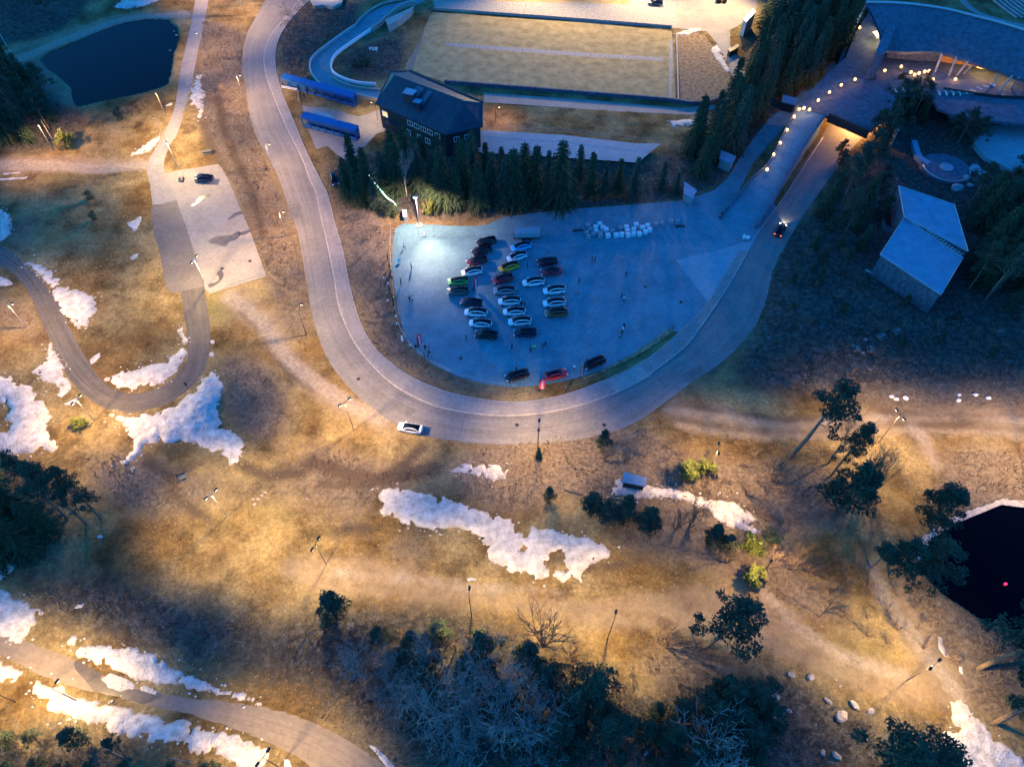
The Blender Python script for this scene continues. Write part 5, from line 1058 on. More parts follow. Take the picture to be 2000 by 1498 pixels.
# --- museum
DZ = 5.5
mus = thing('ski_museum', 'large curved blue slate museum with sloping roof and open colonnade', 'museum', (P(1740, 100, 8).x, P(1740, 100, 8).y, 0)); mo = Vector(mus.location)
top = [(1690,6),(1740,7),(1790,11),(1850,20),(1910,35),(1960,48),(2030,70)]; bot = [(1728,99),(1765,102),(1800,101),(1838,103),(1880,116),(1930,132),(2040,170)]
n = 40; ta, _ = resample([tuple(P(u, v, 15)) for u, v in catmull(top, 5)], n); ba, _ = resample([tuple(P(u, v, 9.5)) for u, v in catmull(bot, 5)], n)
mb = MB(); vs = []; K2 = 6
for i in range(n):
    for k in range(K2 + 1):
        q = k / K2; p = Vector(ta[i]) * (1 - q) + Vector(ba[i]) * q - mo; p.z += .9 * math.sin(q * math.pi); vs.append(p)
mb.add(vs, [(i * (K2 + 1) + k, i * (K2 + 1) + k + 1, (i + 1) * (K2 + 1) + k + 1, (i + 1) * (K2 + 1) + k) for i in range(n - 1) for k in range(K2)])
off = len(mb.v); mb.add([p - Vector((0, 0, .7)) for p in vs], [(i * (K2 + 1) + k, (i + 1) * (K2 + 1) + k, (i + 1) * (K2 + 1) + k + 1, i * (K2 + 1) + k + 1) for i in range(n - 1) for k in range(K2)])
W1 = K2 + 1
mb.add([vs[i * W1 + K2] for i in range(n)] + [vs[i * W1 + K2] - Vector((0, 0, .7)) for i in range(n)], [(i, n + i, n + i + 1, i + 1) for i in range(n - 1)])
mb.build('roof', M['metalroof2'] if 'metalroof2' in M else M['slate2'], mus, smooth=False)
MB().tube([Vector(p) - mo + Vector((0, 0, .2)) for p in ta], .35, 6, cap=False).build('roof_edge', M['steel'], mus)
# back wall behind the colonnade, timber lit walls
def wall_line(name, px, z0, z1, m, parent, wd=.4, zpix=DZ):
    pts = [P(u, v, zpix) for u, v in px]; mb = MB()
    for a, b in zip(pts[:-1], pts[1:]):
        c = (a + b) / 2; d = b - a; mb.box((c.x - mo.x, c.y - mo.y, (z0 + z1) / 2), (d.length, wd, z1 - z0), math.atan2(d.y, d.x))
    return mb.build(name, m, parent)
wall_line('rear_wall', [(1835,120),(1890,128),(1950,138),(2040,165)], DZ, 9.3, M['warmtimber'] if 'warmtimber' in M else M['timber'], mus)
wall_line('left_wall', [(1730,112),(1790,118),(1833,120)], DZ, 9.5, M['stonewall'], mus)
wall_line('window_band', [(1905,137),(1935,142),(1965,150)], 6.2, 8.6, M['warmwindow'], mus, .5)
for (u, v), (u2, v2) in (((1826,142),(1840,106)), ((1853,149),(1868,112)), ((1868,149),(1893,118)), ((1882,146),(1905,121)), ((1942,166),(1950,136)), ((1952,178),(1978,148)), ((1975,172),(1990,152))):
    a, b = P(u, v, DZ), P(u2, v2, 9.6); MB().tube([a - mo, b - mo], .28, 7).build('column', M['concrete'], mus)
# pier, edge beam, skylights
pr = thing('museum_pier', 'tall blue wedge shaped pier in front of the museum roof', 'pier', P(1730, 95, DZ)); pp = [P(u, v, 13) for u, v in ((1740,32),(1757,38),(1729,104),(1710,102))]
MB().prism([(p.x - pr.location.x, p.y - pr.location.y) for p in pp], -DZ - .2, 7.5).build('wall', M['stonewall'], pr)
MB().prism([((p.x - pr.location.x) , (p.y - pr.location.y)) for p in [P(u, v, 13) for u, v in ((1741,33),(1753,37),(1751,42),(1738,38))]], 7.5, 8.1).build('roof_hatch', M['metalroof'], pr)
be = thing('edge_beam', 'long pale blue slanting edge beam left of the museum', 'beam', P(1641, 125, 0)); bo = Vector(be.location)
MB().tube([P(1639, 128, 1) - bo, P(1662, 66, 5) - bo, P(1690, 6, 9) - bo], .5, 4).build('beam', M['metalroof'], be)
MB().tube([P(1690, 6, 9) - bo, P(1706, 30, 8) - bo, P(1722, 50, 7) - bo], .22, 4).build('strut', M['steel'], be)
for i, tri in enumerate([[(1713,40),(1731,37),(1725,54)], [(1705,60),(1722,58),(1716,73)]]):
    pts = PP(tri, 7); t = thing('skylight', 'triangular glowing skylight by the museum pier, %s one' % ('upper', 'lower')[i], 'skylight', (pts[0].x, pts[0].y, 6)); 
    l = [(p.x - pts[0].x, p.y - pts[0].y) for p in pts]; MB().prism(l, -6.2, .6).build('frame', M['concrete'], t); cx = sum(p[0] for p in l) / 3; cy = sum(p[1] for p in l) / 3
    MB().prism([(cx + (x - cx) * .85, cy + (y - cy) * .85) for x, y in l], .6, .72).build('lens', M['lampglow'], t)
    o_ = add_light((cx - 1, cy - 3, 2.5), 500, YEL, t, 'POINT', .4, batwing=0)
# deck over the road
DECK = [(1560,207),(1604,222),(1640,236),(1700,256),(1722,238),(1742,212),(1748,186),(1812,182),(1832,212),(1880,230),(2060,250),(2060,150),(1960,60),(1700,20),(1672,62),(1652,112),(1600,160)]
dk = PP(DECK, DZ); MB().prism([(p.x, p.y) for p in dk], DZ - .7, DZ).build('bridge_deck_pavement', M['deckpave'] if 'deckpave' in M else M['pave'], None, kind='structure')
# retaining walls below deck, left and right of the road opening
def seg_wall(name, label, a, b, z0, z1, wd, m, cat='wall'):
    c = (a + b) / 2; d = b - a; t = MB().box((0, 0, (z0 + z1) / 2), (math.hypot(d.x, d.y), wd, z1 - z0), math.atan2(d.y, d.x)).build(name, m); t.location = (c.x, c.y, 0); return tag(t, label, cat)
A1, B1 = P(1621, 222, DZ + 1), P(1699, 255, DZ + 1)
seg_wall('bridge_parapet', 'black parapet beam above the orange lit road tunnel', A1, B1, DZ - 1.2, DZ + 1.1, .7, M['black'], 'parapet')
seg_wall('tunnel_wall', 'concrete wall on the right side of the tunnel mouth', P(1697, 262, 0), P(1770, 180, 0), -.2, DZ - .75, .6, M['concrete'])
seg_wall('abutment', 'concrete abutment right of the tunnel mouth under the knoll', P(1697, 262, 0) + Vector((.4, 0, 0)), P(1740, 285, 0), -.2, 4.6, .6, M['concrete'])
mb = MB(); 
tl = [((1405,428),(1476,446),.05), ((1440,386),(1508,398),1.4), ((1470,350),(1533,352),2.7), ((1500,322),(1560,306),3.9), ((1528,268),(1583,268),4.9), ((1558,210),(1612,226),DZ)]
sl_, sr_, zz = [], [], []
for a, b, z in tl: sl_.append(tuple(P(*a, z))); sr_.append(tuple(P(*b, z)))
la, _ = resample(catmull(sl_, 5), 30); ra, _ = resample(catmull(sr_, 5), 30)
vs = []
for a, b in zip(la, ra): vs += [tuple(a), tuple(b), (b[0], b[1], -.3), (a[0], a[1], -.3)]
MB().add(vs, [(4 * i + a, 4 * i + 4 + a, 4 * i + 4 + (a + 1) % 4, 4 * i + (a + 1) % 4) for i in range(29) for a in (0, 1, 3)]).build('ramp_pavement', M['lot'], None, kind='structure')
def ramp_wall(name, label, line, m, h=.9, wd=.3):
    mb = MB(); o = Vector(line[0]); vs = []
    for i, p in enumerate(line):
        d = Vector(line[min(i + 1, len(line) - 1)]) - Vector(line[max(0, i - 1)]); nn = Vector((-d.y, d.x, 0)).normalized() * wd / 2; p = Vector(p) - o
        vs += [p + nn + Vector((0, 0, h)), p - nn + Vector((0, 0, h)), p - nn - Vector((0, 0, .2)), p + nn - Vector((0, 0, .2))]
    mb.add(vs, [(4 * i + a, 4 * i + (a + 1) % 4, 4 * i + 4 + (a + 1) % 4, 4 * i + 4 + a) for i in range(len(line) - 1) for a in range(4)] + [(3, 2, 1, 0)])
    o_ = mb.build(name, m); o_.location = o; return tag(o_, label, 'wall')
ramp_wall('ramp_parapet', 'stone parapet between the blue ramp and the road cutting', ra, M['stonewall'], 1.0, .45)
ramp_wall('ramp_parapet', 'low lamp lined parapet on the left of the blue ramp', la, M['stonewall'], .8, .4)
# roadside kerb rail right of the road cutting
fence_thing('guard_rail', 'steel guard rail along the left side of the road cutting', [(1470,470),(1500,430),(1535,382),(1572,325),(1606,272)], .8, M['steel'], 2.5, (.9, .5), r=.05)
# timber decks and fins before the museum
for lb, px, nn_ in (('left timber deck', [(1738,160),(1796,152),(1800,168),(1742,176)], 4), ('right timber deck with stepped fins', [(1818,158),(1890,155),(1940,160),(1925,180),(1890,185),(1830,180)], 9)):
    pts = PP(px, DZ + .4); t = thing('timber_deck', '%s lit by small lamps before the museum' % lb, 'deck', (pts[0].x, pts[0].y, DZ))
    MB().prism([(p.x - pts[0].x, p.y - pts[0].y) for p in pts], .02, .45).build('boards', M['darktimber'], t)
    for i in range(nn_):
        q = Vector(pts[-1]).lerp(Vector(pts[-2]), (i + .5) / nn_) if nn_ < 5 else Vector(P(1832 + i * 13, 182 - (0 if i < 4 else (i - 4) * 4), DZ)); MB().box((q.x - pts[0].x, q.y - pts[0].y - .5, .25), (.22, 1.6, .5), R(8 if i < 5 else 50)).build('fin', M['whitepaint'], t)
wall_thing('terrace_edge_wall', 'long low dark wall curving below the museum terrace', [(1822,213),(1880,222),(1940,229),(2040,231)], .35, .8, M['black'], z=DZ, n=40, zb=0)
# bollard lamps
bl_ = [(1498,332,4.4),(1511,303,4.9),(1524,280,5.2),(1537,255,5.6),(1551,229,6),(1561,214,6.2),(1570,212,6.2),(1581,215,6.2),(1598,197,6.2),(1620,181,6.2),(1643,167,6.2),(1670,156,6.2),(1698,146,6.2),(1728,139,6.2),(1760,131,6.2),(1779,142,6.2),(1786,147,6.2),(1795,144,6.2),(1806,141,6.2),(1814,140,6.2),(1822,156,6.2),(1866,156,6.2),(1679,55,6.2)]
for i, (u, v, z) in enumerate(bl_):
    p = P(u, v, z); t = thing('bollard_lamp', 'small glowing globe lamp on the bridge and museum terrace, %s counted from the car park' % ORD[i], 'bollard lamp', (p.x, p.y, z - .9), 0, 'globe lamps along the bridge')
    MB().tube([(0, 0, 0), (0, 0, .75)], .07, 6).build('post', M['black'], t); MB().ball((0, 0, .92), .38, 8).build('globe', M['globe'] if 'globe' in M else M['lampglow'], t)
    add_light((0, 0, 1.35), 120, (1, .45, .13), t, 'POINT', .25, batwing=0)
# tunnel and colonnade lights
def ceiling_lamp(label, u, v, z, zp, e, c=ORNG):
    p = P(u, v, zp); t = thing('ceiling_lamp', label, 'ceiling lamp', (p.x, p.y, z)); MB().box((0, 0, 0), (1.2, .4, .12)).build('housing', M['steel'], t); MB().box((0, 0, -.09), (1.0, .3, .05)).build('lens', M['lampglow'], t)
    add_light((0, 0, -.35), e, c, t, 'POINT', .3, batwing=0)
ceiling_lamp('lamp under the bridge deck lighting the road tunnel, front one', 1665, 256, 4.4, 0, 4200, (1, .44, .14))
ceiling_lamp('lamp under the bridge deck lighting the road tunnel, rear one', 1700, 215, 4.4, 0, 1500, (1, .48, .10))
ceiling_lamp('ceiling lamp inside the museum colonnade, left', 1860, 140, 9.2, DZ, 130, (1, .5, .18)); ceiling_lamp('ceiling lamp inside the museum colonnade, middle', 1915, 150, 9.0, DZ, 420, (1, .5, .14)); ceiling_lamp('ceiling lamp inside the museum colonnade, right', 1965, 162, 9.0, DZ, 240, (1, .5, .14))
# round platform & terrace right
t = thing('round_terrace', 'round stone terrace with a central disc above the angular house', 'terrace', P(1845, 333, 0))
MB().cyl((0, 0, -.3), 5.9, 1.0, 40).build('rim', M['stonewall'], t); MB().cyl((0, 0, .7), 5.1, .12, 40).build('floor_disc', M['stonewall'], t); MB().cyl((0, 0, .83), 1.6, .25, 24).build('centre_disc', M['pave'], t)
MB().tube([(math.cos(a) * 5.5, math.sin(a) * 5.5, .95) for a in np.linspace(R(170), R(350), 24)], .16, 5).build('rail', M['steel'], t)
wall_thing('stair_wall', 'pale bent stair wall rising above the round terrace', [(1783,280),(1793,310),(1812,325)], 1.4, .9, M['metalroof'], n=30)
MB().prism([(p.x, p.y) for p in PP([(1905,262),(1935,245),(2070,240),(2070,335),(1975,332),(1925,307),(1903,282)], 1.6)], -1.0, 1.6).build('plaza_pavement', M['pave'], None, kind='structure')
for i, (u, v, s) in enumerate([(1902,332,2.4),(1915,340,2.2),(1888,352,2.2),(1905,355,1.8),(1893,365,1.6),(1870,370,2.6),(1790,235,2.0),(1858,231,2.2)]):
    t = MB().ball((0, 0, .4), s * .62, 6, sq=(1, .8, .6), jit=.5, seed=i).build('stone_block', M['pave']); t.location = G(u, v); tag(t, 'pale stone block near the round terrace, %s of them' % ORD[i], 'stone block', 'stone blocks near the round terrace')
# amphitheatre rows top right
for i in range(7):
    q = line_on('seat_row', [(1925 + i * 10, -12), (1950 + i * 11, 12), (1985 + i * 12, 38)], .5, .2, M['concrete'], .35, None); tag(q, 'curved concrete seat row at the top right corner, %s row' % ORD[i], 'seat row', 'seat rows at the top right corner')
line_on('curved_path', [(1870,-10),(1893,15),(1920,30),(1960,42),(2040,60)], 2.2, .02, M['pale_asphalt'], .01)
# ------------------------------------------------------------------ rocks, logs, bags
def rock(label, u, v, s, m='rock', flat=.55, i=0, group=None, name='rock', cat='rock', rz=0, st=1.0):
    s *= .5; o = MB().ball((0, 0, s * .2), s, 7, sq=(1.15 * st, .8, flat), jit=.55, seed=int(u * 7 + v)).build(name, M[m]); o.location = G(u, v); o.rotation_euler = (0, 0, rz); return tag(o, label, cat, group)
for i, (u, v, s) in enumerate([(1545,1318,1.2),(1583,1322,1.2),(1616,1368,1.0),(1641,1398,2.0),(1668,1376,1.3),(1700,1389,1.2),(1512,1358,1.8),(1540,1387,.9),(1607,1470,.9),(1632,1475,1.3),(1505,1398,1.6),(1690,1440,.8),(1132,1462,.9),(1262,1470,.7),(1633,1328,.5),(1641,1340,.5)]):
    rock('pale angular rock on the lower right bank, %s from left of them' % ORD[i], u, v, s, flat=.35, group='pale rocks on the lower right bank', rz=i * 1.3)
for i, (u, v, s) in enumerate([(1740,775,.9),(1750,780,.9),(1769,778,1.0),(1873,772,.7),(1872,783,.9),(1905,772,.95),(1930,778,.9)]):
    rock('white wrapped boulder by the dirt road, %s from the left' % ORD[i], u, v, s, 'bag', .8, group='white wrapped boulders by the dirt road', name='boulder', cat='boulder')
for i, (u, v, s) in enumerate([(505,975,.7),(512,968,.7),(518,962,.6),(499,985,.7),(495,975,.5),(345,70,.8),(340,62,.5),(282,37,.6),(294,38,.6),(305,39,.5),(320,37,.5),(334,42,.5),(332,100,.6),(120,1003,.8),(140,1000,.7),(600,975,.5),(1700,722,.8),(1685,690,.8),(1665,675,.9),(1690,664,.8)]):
    rock('small pale stone, %s of those by ponds and slopes' % ORD[i], u, v, s, group='small pale stones by ponds and slopes')
for i, (u, v, s, a) in enumerate([(1750,650,1.5,.5),(1720,660,1.5,.5),(1700,685,1.3,1.4),(1672,684,1.0,1.5),(1950,652,1.4,.2),(405,300,2.0,.25),(355,352,1.0,.1),(360,935,1.2,.5)]):
    t = thing('picnic_table', 'grey picnic bench outdoors, %s of them' % ORD[i], 'bench', G(u, v), a, 'grey picnic benches')
    s *= .75; MB().box((0, 0, .72), (s * 1.6, .7, .07)).build('table_top', M['darktimber'], t); MB().box((0, .7, .42), (s * 1.6, .25, .06)).build('seat', M['darktimber'], t); MB().box((0, -.7, .42), (s * 1.6, .25, .06)).build('seat', M['darktimber'], t)
    for sx in (-1, 1): MB().box((sx * s * .6, 0, .35), (.08, 1.5, .7)).build('leg', M['darktimber'], t)
for i, (u1, v1, u2, v2, r_) in enumerate([(50,945,75,925,.14),(68,950,95,932,.14),(85,965,103,957,.12),(1103,957,1137,966,.12),(1348,1235,1356,1262,.1),(1240,850,1255,840,.1),(131,1420,175,1438,.1),(205,1462,240,1478,.1),(330,1480,380,1490,.1)]):
    a, b = G(u1, v1), G(u2, v2); o = MB().tube([Vector((0, 0, .15)), b - a + Vector((0, 0, .2))], [r_, r_ * .7], 6).build('log', M['darktimber']); o.location = a; tag(o, 'fallen bare log on the ground, %s of the scattered logs' % ORD[i], 'log', 'fallen logs')
# lean-to tree stage: bulk bags
bags = [(1148,444,'g'),(1153,452,'g'),(1163,447,'w'),(1171,441,'w'),(1164,455,'w'),(1177,448,'w'),(1158,460,'g'),(1172,459,'g'),(1183,452,'w'),(1187,463,'w'),(1172,464,'g'),(1146,458,'g'),(1149,466,'g'),(1195,455,'g'),(1203,462,'w'),(1214,461,'w'),(1211,449,'g'),(1223,447,'w'),(1225,454,'w'),(1226,462,'w'),(1237,452,'w'),(1237,460,'w'),(1242,442,'w'),(1248,460,'w'),(1254,448,'w'),(1260,456,'w'),(1264,444,'w'),(1268,452,'w'),(1280,442,'g'),(1293,440,'g'),(1310,437,'g'),(1323,436,'g')]
for i, (u, v, k) in enumerate(bags):
    t = MB(); t.box((0, 0, .42), (1.05, .95, .84), .1 * (i % 5 - 2)); t.box((0, 0, .88), (.7, .6, .12), .1 * (i % 5 - 2)); 
    for sx in (-.4, .4): t.tube([(sx, -.3, .8), (sx * .8, 0, 1.0), (sx, .3, .8)], .04, 4)
    o = t.build('bulk_bag', M['bag' if k == 'w' else 'greybag']); bv = o.modifiers.new('bevel', 'BEVEL'); bv.width = .12; bv.segments = 2; o.location = P(u, v, 0.02)
    tag(o, '%s bulk bag in the storage rows north of the cars, %s from the left' % ('white' if k == 'w' else 'grey', (ORD + ['twenty-ninth','thirtieth','thirty-first','thirty-second'])[i]), 'bulk bag', 'bulk bags stored north of the cars')
for lb, u, v in (('left', 1128, 451), ('right', 1328, 443)):
    o = MB().box((0, 0, .12), (2.2, .5, .24), .1).build('timber_beam', M['black']); o.location = P(u, v, 0.02); tag(o, 'dark timber beam at the %s end of the bulk bags' % lb, 'beam')
# trailer
t = thing('cargo_trailer', 'long dark tarpaulin cargo trailer parked above the blue car', 'trailer', P(1029, 464, .02), R(2))
MB().box((0, 0, .75), (6.0, 2.2, .25)).build('bed', M['black'], t); MB().prism([(-2.9, -1.05), (2.9, -1.05), (2.9, 1.05), (-2.9, 1.05)], .88, 2.1).build('cover', M['greybag'], t)
for x in (-.8, .6):
    for s in (-1, 1): MB().tube([(x, s * 1.12, .36), (x, s * 1.3, .36)], .36, 12).build('wheel', M['tyre'], t)
MB().tube([(3.0, 0, .6), (4.2, 0, .5)], .06, 5).build('drawbar', M['steel'], t)
# left edge: row of bikes / rack in car park corner
t = thing('barrier_stack', 'row of grey stacked crowd barriers at the west car park corner', 'barriers', P(766, 472, .02), R(80))
for i in range(6): MB().tube([(-1.4 + i * .9, -.9, .05), (-1.4 + i * .9, -.9, 1), (-1.4 + i * .9, .9, 1), (-1.4 + i * .9, .9, .05)], .05, 4).build('barrier', M['steel'], t)
# fairy lights up the slope
pts = [(718,342),(728,358),(738,370),(748,382),(756,392),(768,400),(775,408)]; g0 = G(*pts[0]); t = thing('fairy_light_string', 'green white glowing light string climbing the wooded slope', 'light string', g0)
MB().tube([G(*q) - g0 + Vector((0, 0, .9)) for q in pts], .13, 5).build('light_cord', M['fairy'], t)
for q in pts[::2]: MB().tube([G(*q) - g0, G(*q) - g0 + Vector((0, 0, .9))], .05, 4).build('post', M['steel'], t)
for q in pts: add_light(G(*q) - g0 + Vector((0, 0, 1.3)), 22, (.6, 1, .8), t, 'POINT', .2, batwing=0)
# curved lawn strip + reservoir lamp
g = P(1966, 1139, 0.3); t = thing('marker_buoy', 'tiny red lit marker on the dark reservoir', 'marker', (g.x, g.y, -.3)); MB().ball((0, 0, .1), .28, 8, sq=(1, 1, .6)).build('float', M['orange'], t); MB().ball((0, 0, .42), .2, 8).build('lamp', M['redglow'], t)
for lb, u, v, u2, v2 in (('white tall flag pole at the left edge by the pond', 32, 122, 0, 0), ('thin wooden pole at the right of the bush in the left grove', 103, 274, 0, 0)):
    t = MB().tube([(0, 0, -.2), (0, 0, 10 if u < 50 else 6)], [.1, .05], 6).build('pole', M['whitepaint' if u < 50 else 'greytimber']); t.location = G(u, v); tag(t, lb, 'pole')
# grass verge strip at lot south east
tag(MB().prism([(p.x, p.y) for p in PP([(1128,742),(1180,722),(1240,690),(1290,655),(1315,636),(1314,648),(1290,668),(1250,692),(1190,722),(1150,738)])], 0, .22).build('grass_verge', M['roughfield']), 'dark grass verge curving along the car park south east edge', 'verge')
# ------------------------------------------------------------------ beach flags
def flag(label, u, v, h, w_, az, face=0):
    t = thing('feather_flag', label, 'flag', P(u, v, .02), az, 'red feather flags in the car park'); pts = [(0, 0, 0), (0, 0, h * .7), (-.12, 0, h * .9), (-w_ * .7, 0, h), (-w_, 0, h * .97)]
    MB().tube([(-x, y, z) for x, y, z in pts], .03, 5).build('pole', M['black'], t); n = 10; vs = []
    for i in range(n + 1):
        z = h * (.12 + .86 * i / n); l = 0.03 if z < h * .7 else .1 + (z / h - .7) * 1.2; vs += [(l, .02 * math.sin(i), z), (max(l + .05, w_ * (1 if i > 1 else .9)), .05 * math.sin(i * 1.3), z - (.08 * h if i == n else 0))]
    cl = MB().add(vs, [(2 * i, 2 * i + 1, 2 * i + 3, 2 * i + 2) for i in range(n)]).build('cloth', M['red'], t); lt = MB()
    for i in range(6):
        for s in (-.03, .03): lt.box((w_ * .58, s, h * (.2 + .11 * i)), (w_ * .32, .015, h * .07))
    lt.build('lettering', M['flagwhite'], cl); MB().cyl((0, 0, 0), .35, .06, 10).build('base', M['black'], t)
flag('red feather flag between the green and dark red cars', 925, 566, 4.0, 1.0, 0); flag('red feather flag at the south west car park edge', 816, 676, 4.0, 1.0, 0)
flag('small red flag beside the south west crowd', 838, 688, 2.6, .5, R(60)); flag('red feather flag before the red car at the bottom', 1053, 762, 4.0, 1.0, R(-10)); flag('pinkish flag beside the black car with open bonnet', 1132, 740, 4.2, .6, R(40))
# ------------------------------------------------------------------ cars
def make_car(kind='hatch'):
    t = thing('electric_car', 'car', 'car'); L = 4.7 if kind != 'suv' else 4.8; hh = L / 2
    zb = {'hatch': 1.0, 'sedan': .93, 'suv': 1.06}[kind]; top = {'hatch': 1.48, 'sedan': 1.40, 'suv': 1.60}[kind]
    # body shell: stations front(+x) to rear
    stn = [(hh, .42, .50, .62), (hh - .12, .74, .36, .72), (hh - .5, .86, .26, .80), (hh - 1.1, .92, .24, .88), (hh - 1.5, .93, .24, zb), (0, .94, .24, zb + .02), (-hh + 1.4, .95, .24, zb + .05), (-hh + .7, .93, .26, zb + .06 if kind != 'sedan' else zb + .02), (-hh + .18, .84, .34, zb + .02), (-hh, .62, .48, zb - .12)]
    vs = []; m = 10
    for x, w_, z0, z1 in stn:
        ring = [(-w_ * .86, z0), (-w_, z0 + .14), (-w_ * 1.0, z0 + (z1 - z0) * .6), (-w_ * .9, z1 - .03), (-w_ * .5, z1 + .03), (w_ * .5, z1 + .03), (w_ * .9, z1 - .03), (w_ * 1.0, z0 + (z1 - z0) * .6), (w_, z0 + .14), (w_ * .86, z0)]
        vs += [(x, y, z) for y, z in ring]
    fs = [(i * m + k, i * m + (k + 1) % m, (i + 1) * m + (k + 1) % m, (i + 1) * m + k) for i in range(len(stn) - 1) for k in range(m)] + [tuple(range(m))[::-1], tuple((len(stn) - 1) * m + k for k in range(m))]
    bd = MB().add(vs, fs)
    # greenhouse arches (painted rails) and dark glass
    if kind == 'sedan': gx = [(1.25, 0), (.55, .8), (.1, 1), (-.6, 1), (-1.1, .85), (-1.85, 0)]
    elif kind == 'suv': gx = [(1.5, 0), (.85, .68), (.2, 1), (-.8, .99), (-1.6, .76), (-2.2, .2)]
    else: gx = [(1.5, 0), (.8, .66), (.1, 1), (-.7, .97), (-1.45, .68), (-2.15, .14)]
    gz = [(x, zb + .02 + (top - zb) * q) for x, q in gx]
    rows = []
    for (x, z), (_, q) in zip(gz, gx):
        w0 = .86; w1 = .86 - .24 * q; rows.append([(x, w0 - .02, zb + .02), (x, w1 + .0, z - .13 * q), (x, w1 - .15, z), (x, w1 * .5, z + .035 * q), (x, 0, z + .05 * q)])
    roof = MB(); sides = []
    for s in (-1, 1):
        side = MB(); sides.append(side)
        R_ = [[(x, s * y, z) for x, y, z in r_] for r_ in rows]
        for i in range(len(R_) - 1):
            a, b = R_[i], R_[i + 1]; f = (0, 1, 2, 3) if s < 0 else (3, 2, 1, 0)
            side.add([a[0], b[0], b[1], a[1]], [f]); bd.add([a[1], b[1], b[2], a[2]], [f]); roof.add([a[2], b[2], b[3], a[3]], [f]); roof.add([a[3], b[3], b[4], a[4]], [f])
            if i in (0, 4): pass
        for i in (2, 3): # pillars
            x, y, z = R_[i][1]; bd.box((x - .2, s * (abs(y) + .10), (zb + z) / 2), (.07, .03, (z - zb) * .9), 0, 0, s * -.45)
        bd.add([tuple(Vector(p) + Vector((0, s * .015, 0))) for p in (R_[0][0], R_[-1][0], (R_[-1][0][0], R_[-1][0][1] + s * .04, zb - .06), (R_[0][0][0], R_[0][0][1] + s * .04, zb - .06))], [(0, 1, 2, 3) if s > 0 else (3, 2, 1, 0)])
    r_ = rows[-1]; roof.add([(p[0], p[1], p[2]) for p in r_] + [(p[0] - .1, p[1], zb - .05) for p in r_], [(i, i + 1, i + 6, i + 5) for i in range(4)]); roof.add([(p[0], -p[1], p[2]) for p in r_] + [(p[0] - .1, -p[1], zb - .05) for p in r_], [(i + 1, i, i + 5, i + 6) for i in range(4)])
    bd.build('body', PAINT['white'], t, smooth=False); roof.build('glass_roof', M['carglass'], t, smooth=True); [q.build('side_window', M['carglass'], t) for q in sides]
    for x in (hh - .92, -hh + .95):
        for s in (-1, 1):
            wo_ = MB().tube([(x, s * .78, .34), (x, s * .965, .34)], .35, 16).build('wheel', M['tyre'], t); MB().tube([(x, s * .93, .34), (x, s * .975, .34)], .23, 12).build('rim', M['rim'], wo_)
    for s in (-1, 1):
        MB().box((hh - .22, s * .66, .68), (.34, .26, .12), s * -.35, ry=.15).build('headlight', M['headlamp'], t)
        MB().box((-hh + .12, s * .66, zb - .1), (.2, .38, .12), s * .35).build('tail_light', M['tail'], t)
        MB().box((.95, s * 1.0, zb + .06), (.2, .2, .14)).build('mirror', PAINT['white'], t)
    return t
CAR = {k: make_car(k) for k in ('hatch', 'sedan', 'suv')}
def car(label, kind, colr, f, r, cat='car', group='electric cars parked in rows on the car park'):
    a, b = P(*f, .4), P(*r, .4); d = a - b; c = (a + b) / 2
    return dup(CAR[kind], (c.x, c.y, .022), math.atan2(d.y, d.x), label, group, swap={'white_car_paint': PAINT[colr]})
CL = [('hatch','black',930,478,969,469,'black car topmost in the left car column'),('hatch','black',921,496,960,487,'black car second from top in the left column'),('hatch','maroon',912,516,951,507,'dark maroon car with cabin open, third in the left column'),
 ('hatch','white',901,536,942,528,'white car directly above the green car'),('hatch','green',873,553,917,549,'bright green car in the left column'),('hatch','grey',874,571,915,569,'grey car directly below the green car'),
 ('hatch','navy',900,590,941,594,'dark navy car below and right of the grey car'),('suv','white',908,611,951,613,'white car in the left column below the dark navy car'),('hatch','white',917,632,960,634,'white car lowest white one in the left column'),
 ('suv','black',928,653,971,657,'black car lowest in the left column'),('hatch','blue',998,488,1037,479,'light blue car topmost in the middle column'),('hatch','white',990,509,1029,497,'white car between the light blue and yellow cars'),
 ('hatch','yellow',974,529,1013,517,'yellow car in the middle column'),('hatch','red',961,552,1003,541,'dark red car below the yellow car'),('hatch','silver',964,570,1006,568,'silver car below the dark red car in the middle column'),
 ('suv','white',974,591,1016,589,'white car just below the silver car'),('hatch','white',983,611,1026,609,'white car second below the silver car'),('suv','white',994,631,1036,628,'white car with lit cabin in the middle column'),
 ('suv','navy',1004,652,1046,651,'dark blue car lowest in the middle column'),('hatch','maroon',1048,515,1088,511,'dark maroon car topmost in the right column'),('sedan','red',1056,534,1096,530,'red car below the dark maroon one in the right column'),
 ('suv','white',1021,555,1063,550,'white car between the middle and right columns'),('suv','white',1061,571,1104,566,'white car upper of the pair in the right column'),('suv','white',1061,595,1104,591,'white car lower of the pair in the right column'),
 ('suv','bronze',1065,614,1108,611,'black and gold car lowest in the right column'),('suv','black',988,741,1031,729,'black car at the bottom left of the car park'),('sedan','red',1108,727,1063,738,'red car at the bottom facing right'),('suv','black',1139,719,1181,701,'black car with open bonnet at the bottom right'),
 ('sedan','white',776,833,827,841,'white sedan parked beside the main road bend'),('suv','silver',420,349,376,351,'dark blue grey wagon in the small upper left car park'),('suv','navy',656,362,650,342,'dark car half hidden beside the spruces by the footpath'),('hatch','navy',1265,6,1295,8,'dark car at the top edge beyond the stadium')]
CL[29] = ('suv','navy',376,349,420,351,'dark blue wagon in the small upper left car park')
for k, c_, a, b, a2, b2, lb in CL: 
    o = car(lb, k, c_, (a, b), (a2, b2), group='cars parked around the site' if CL.index((k, c_, a, b, a2, b2, lb)) > 27 else 'electric cars parked in rows on the car park')
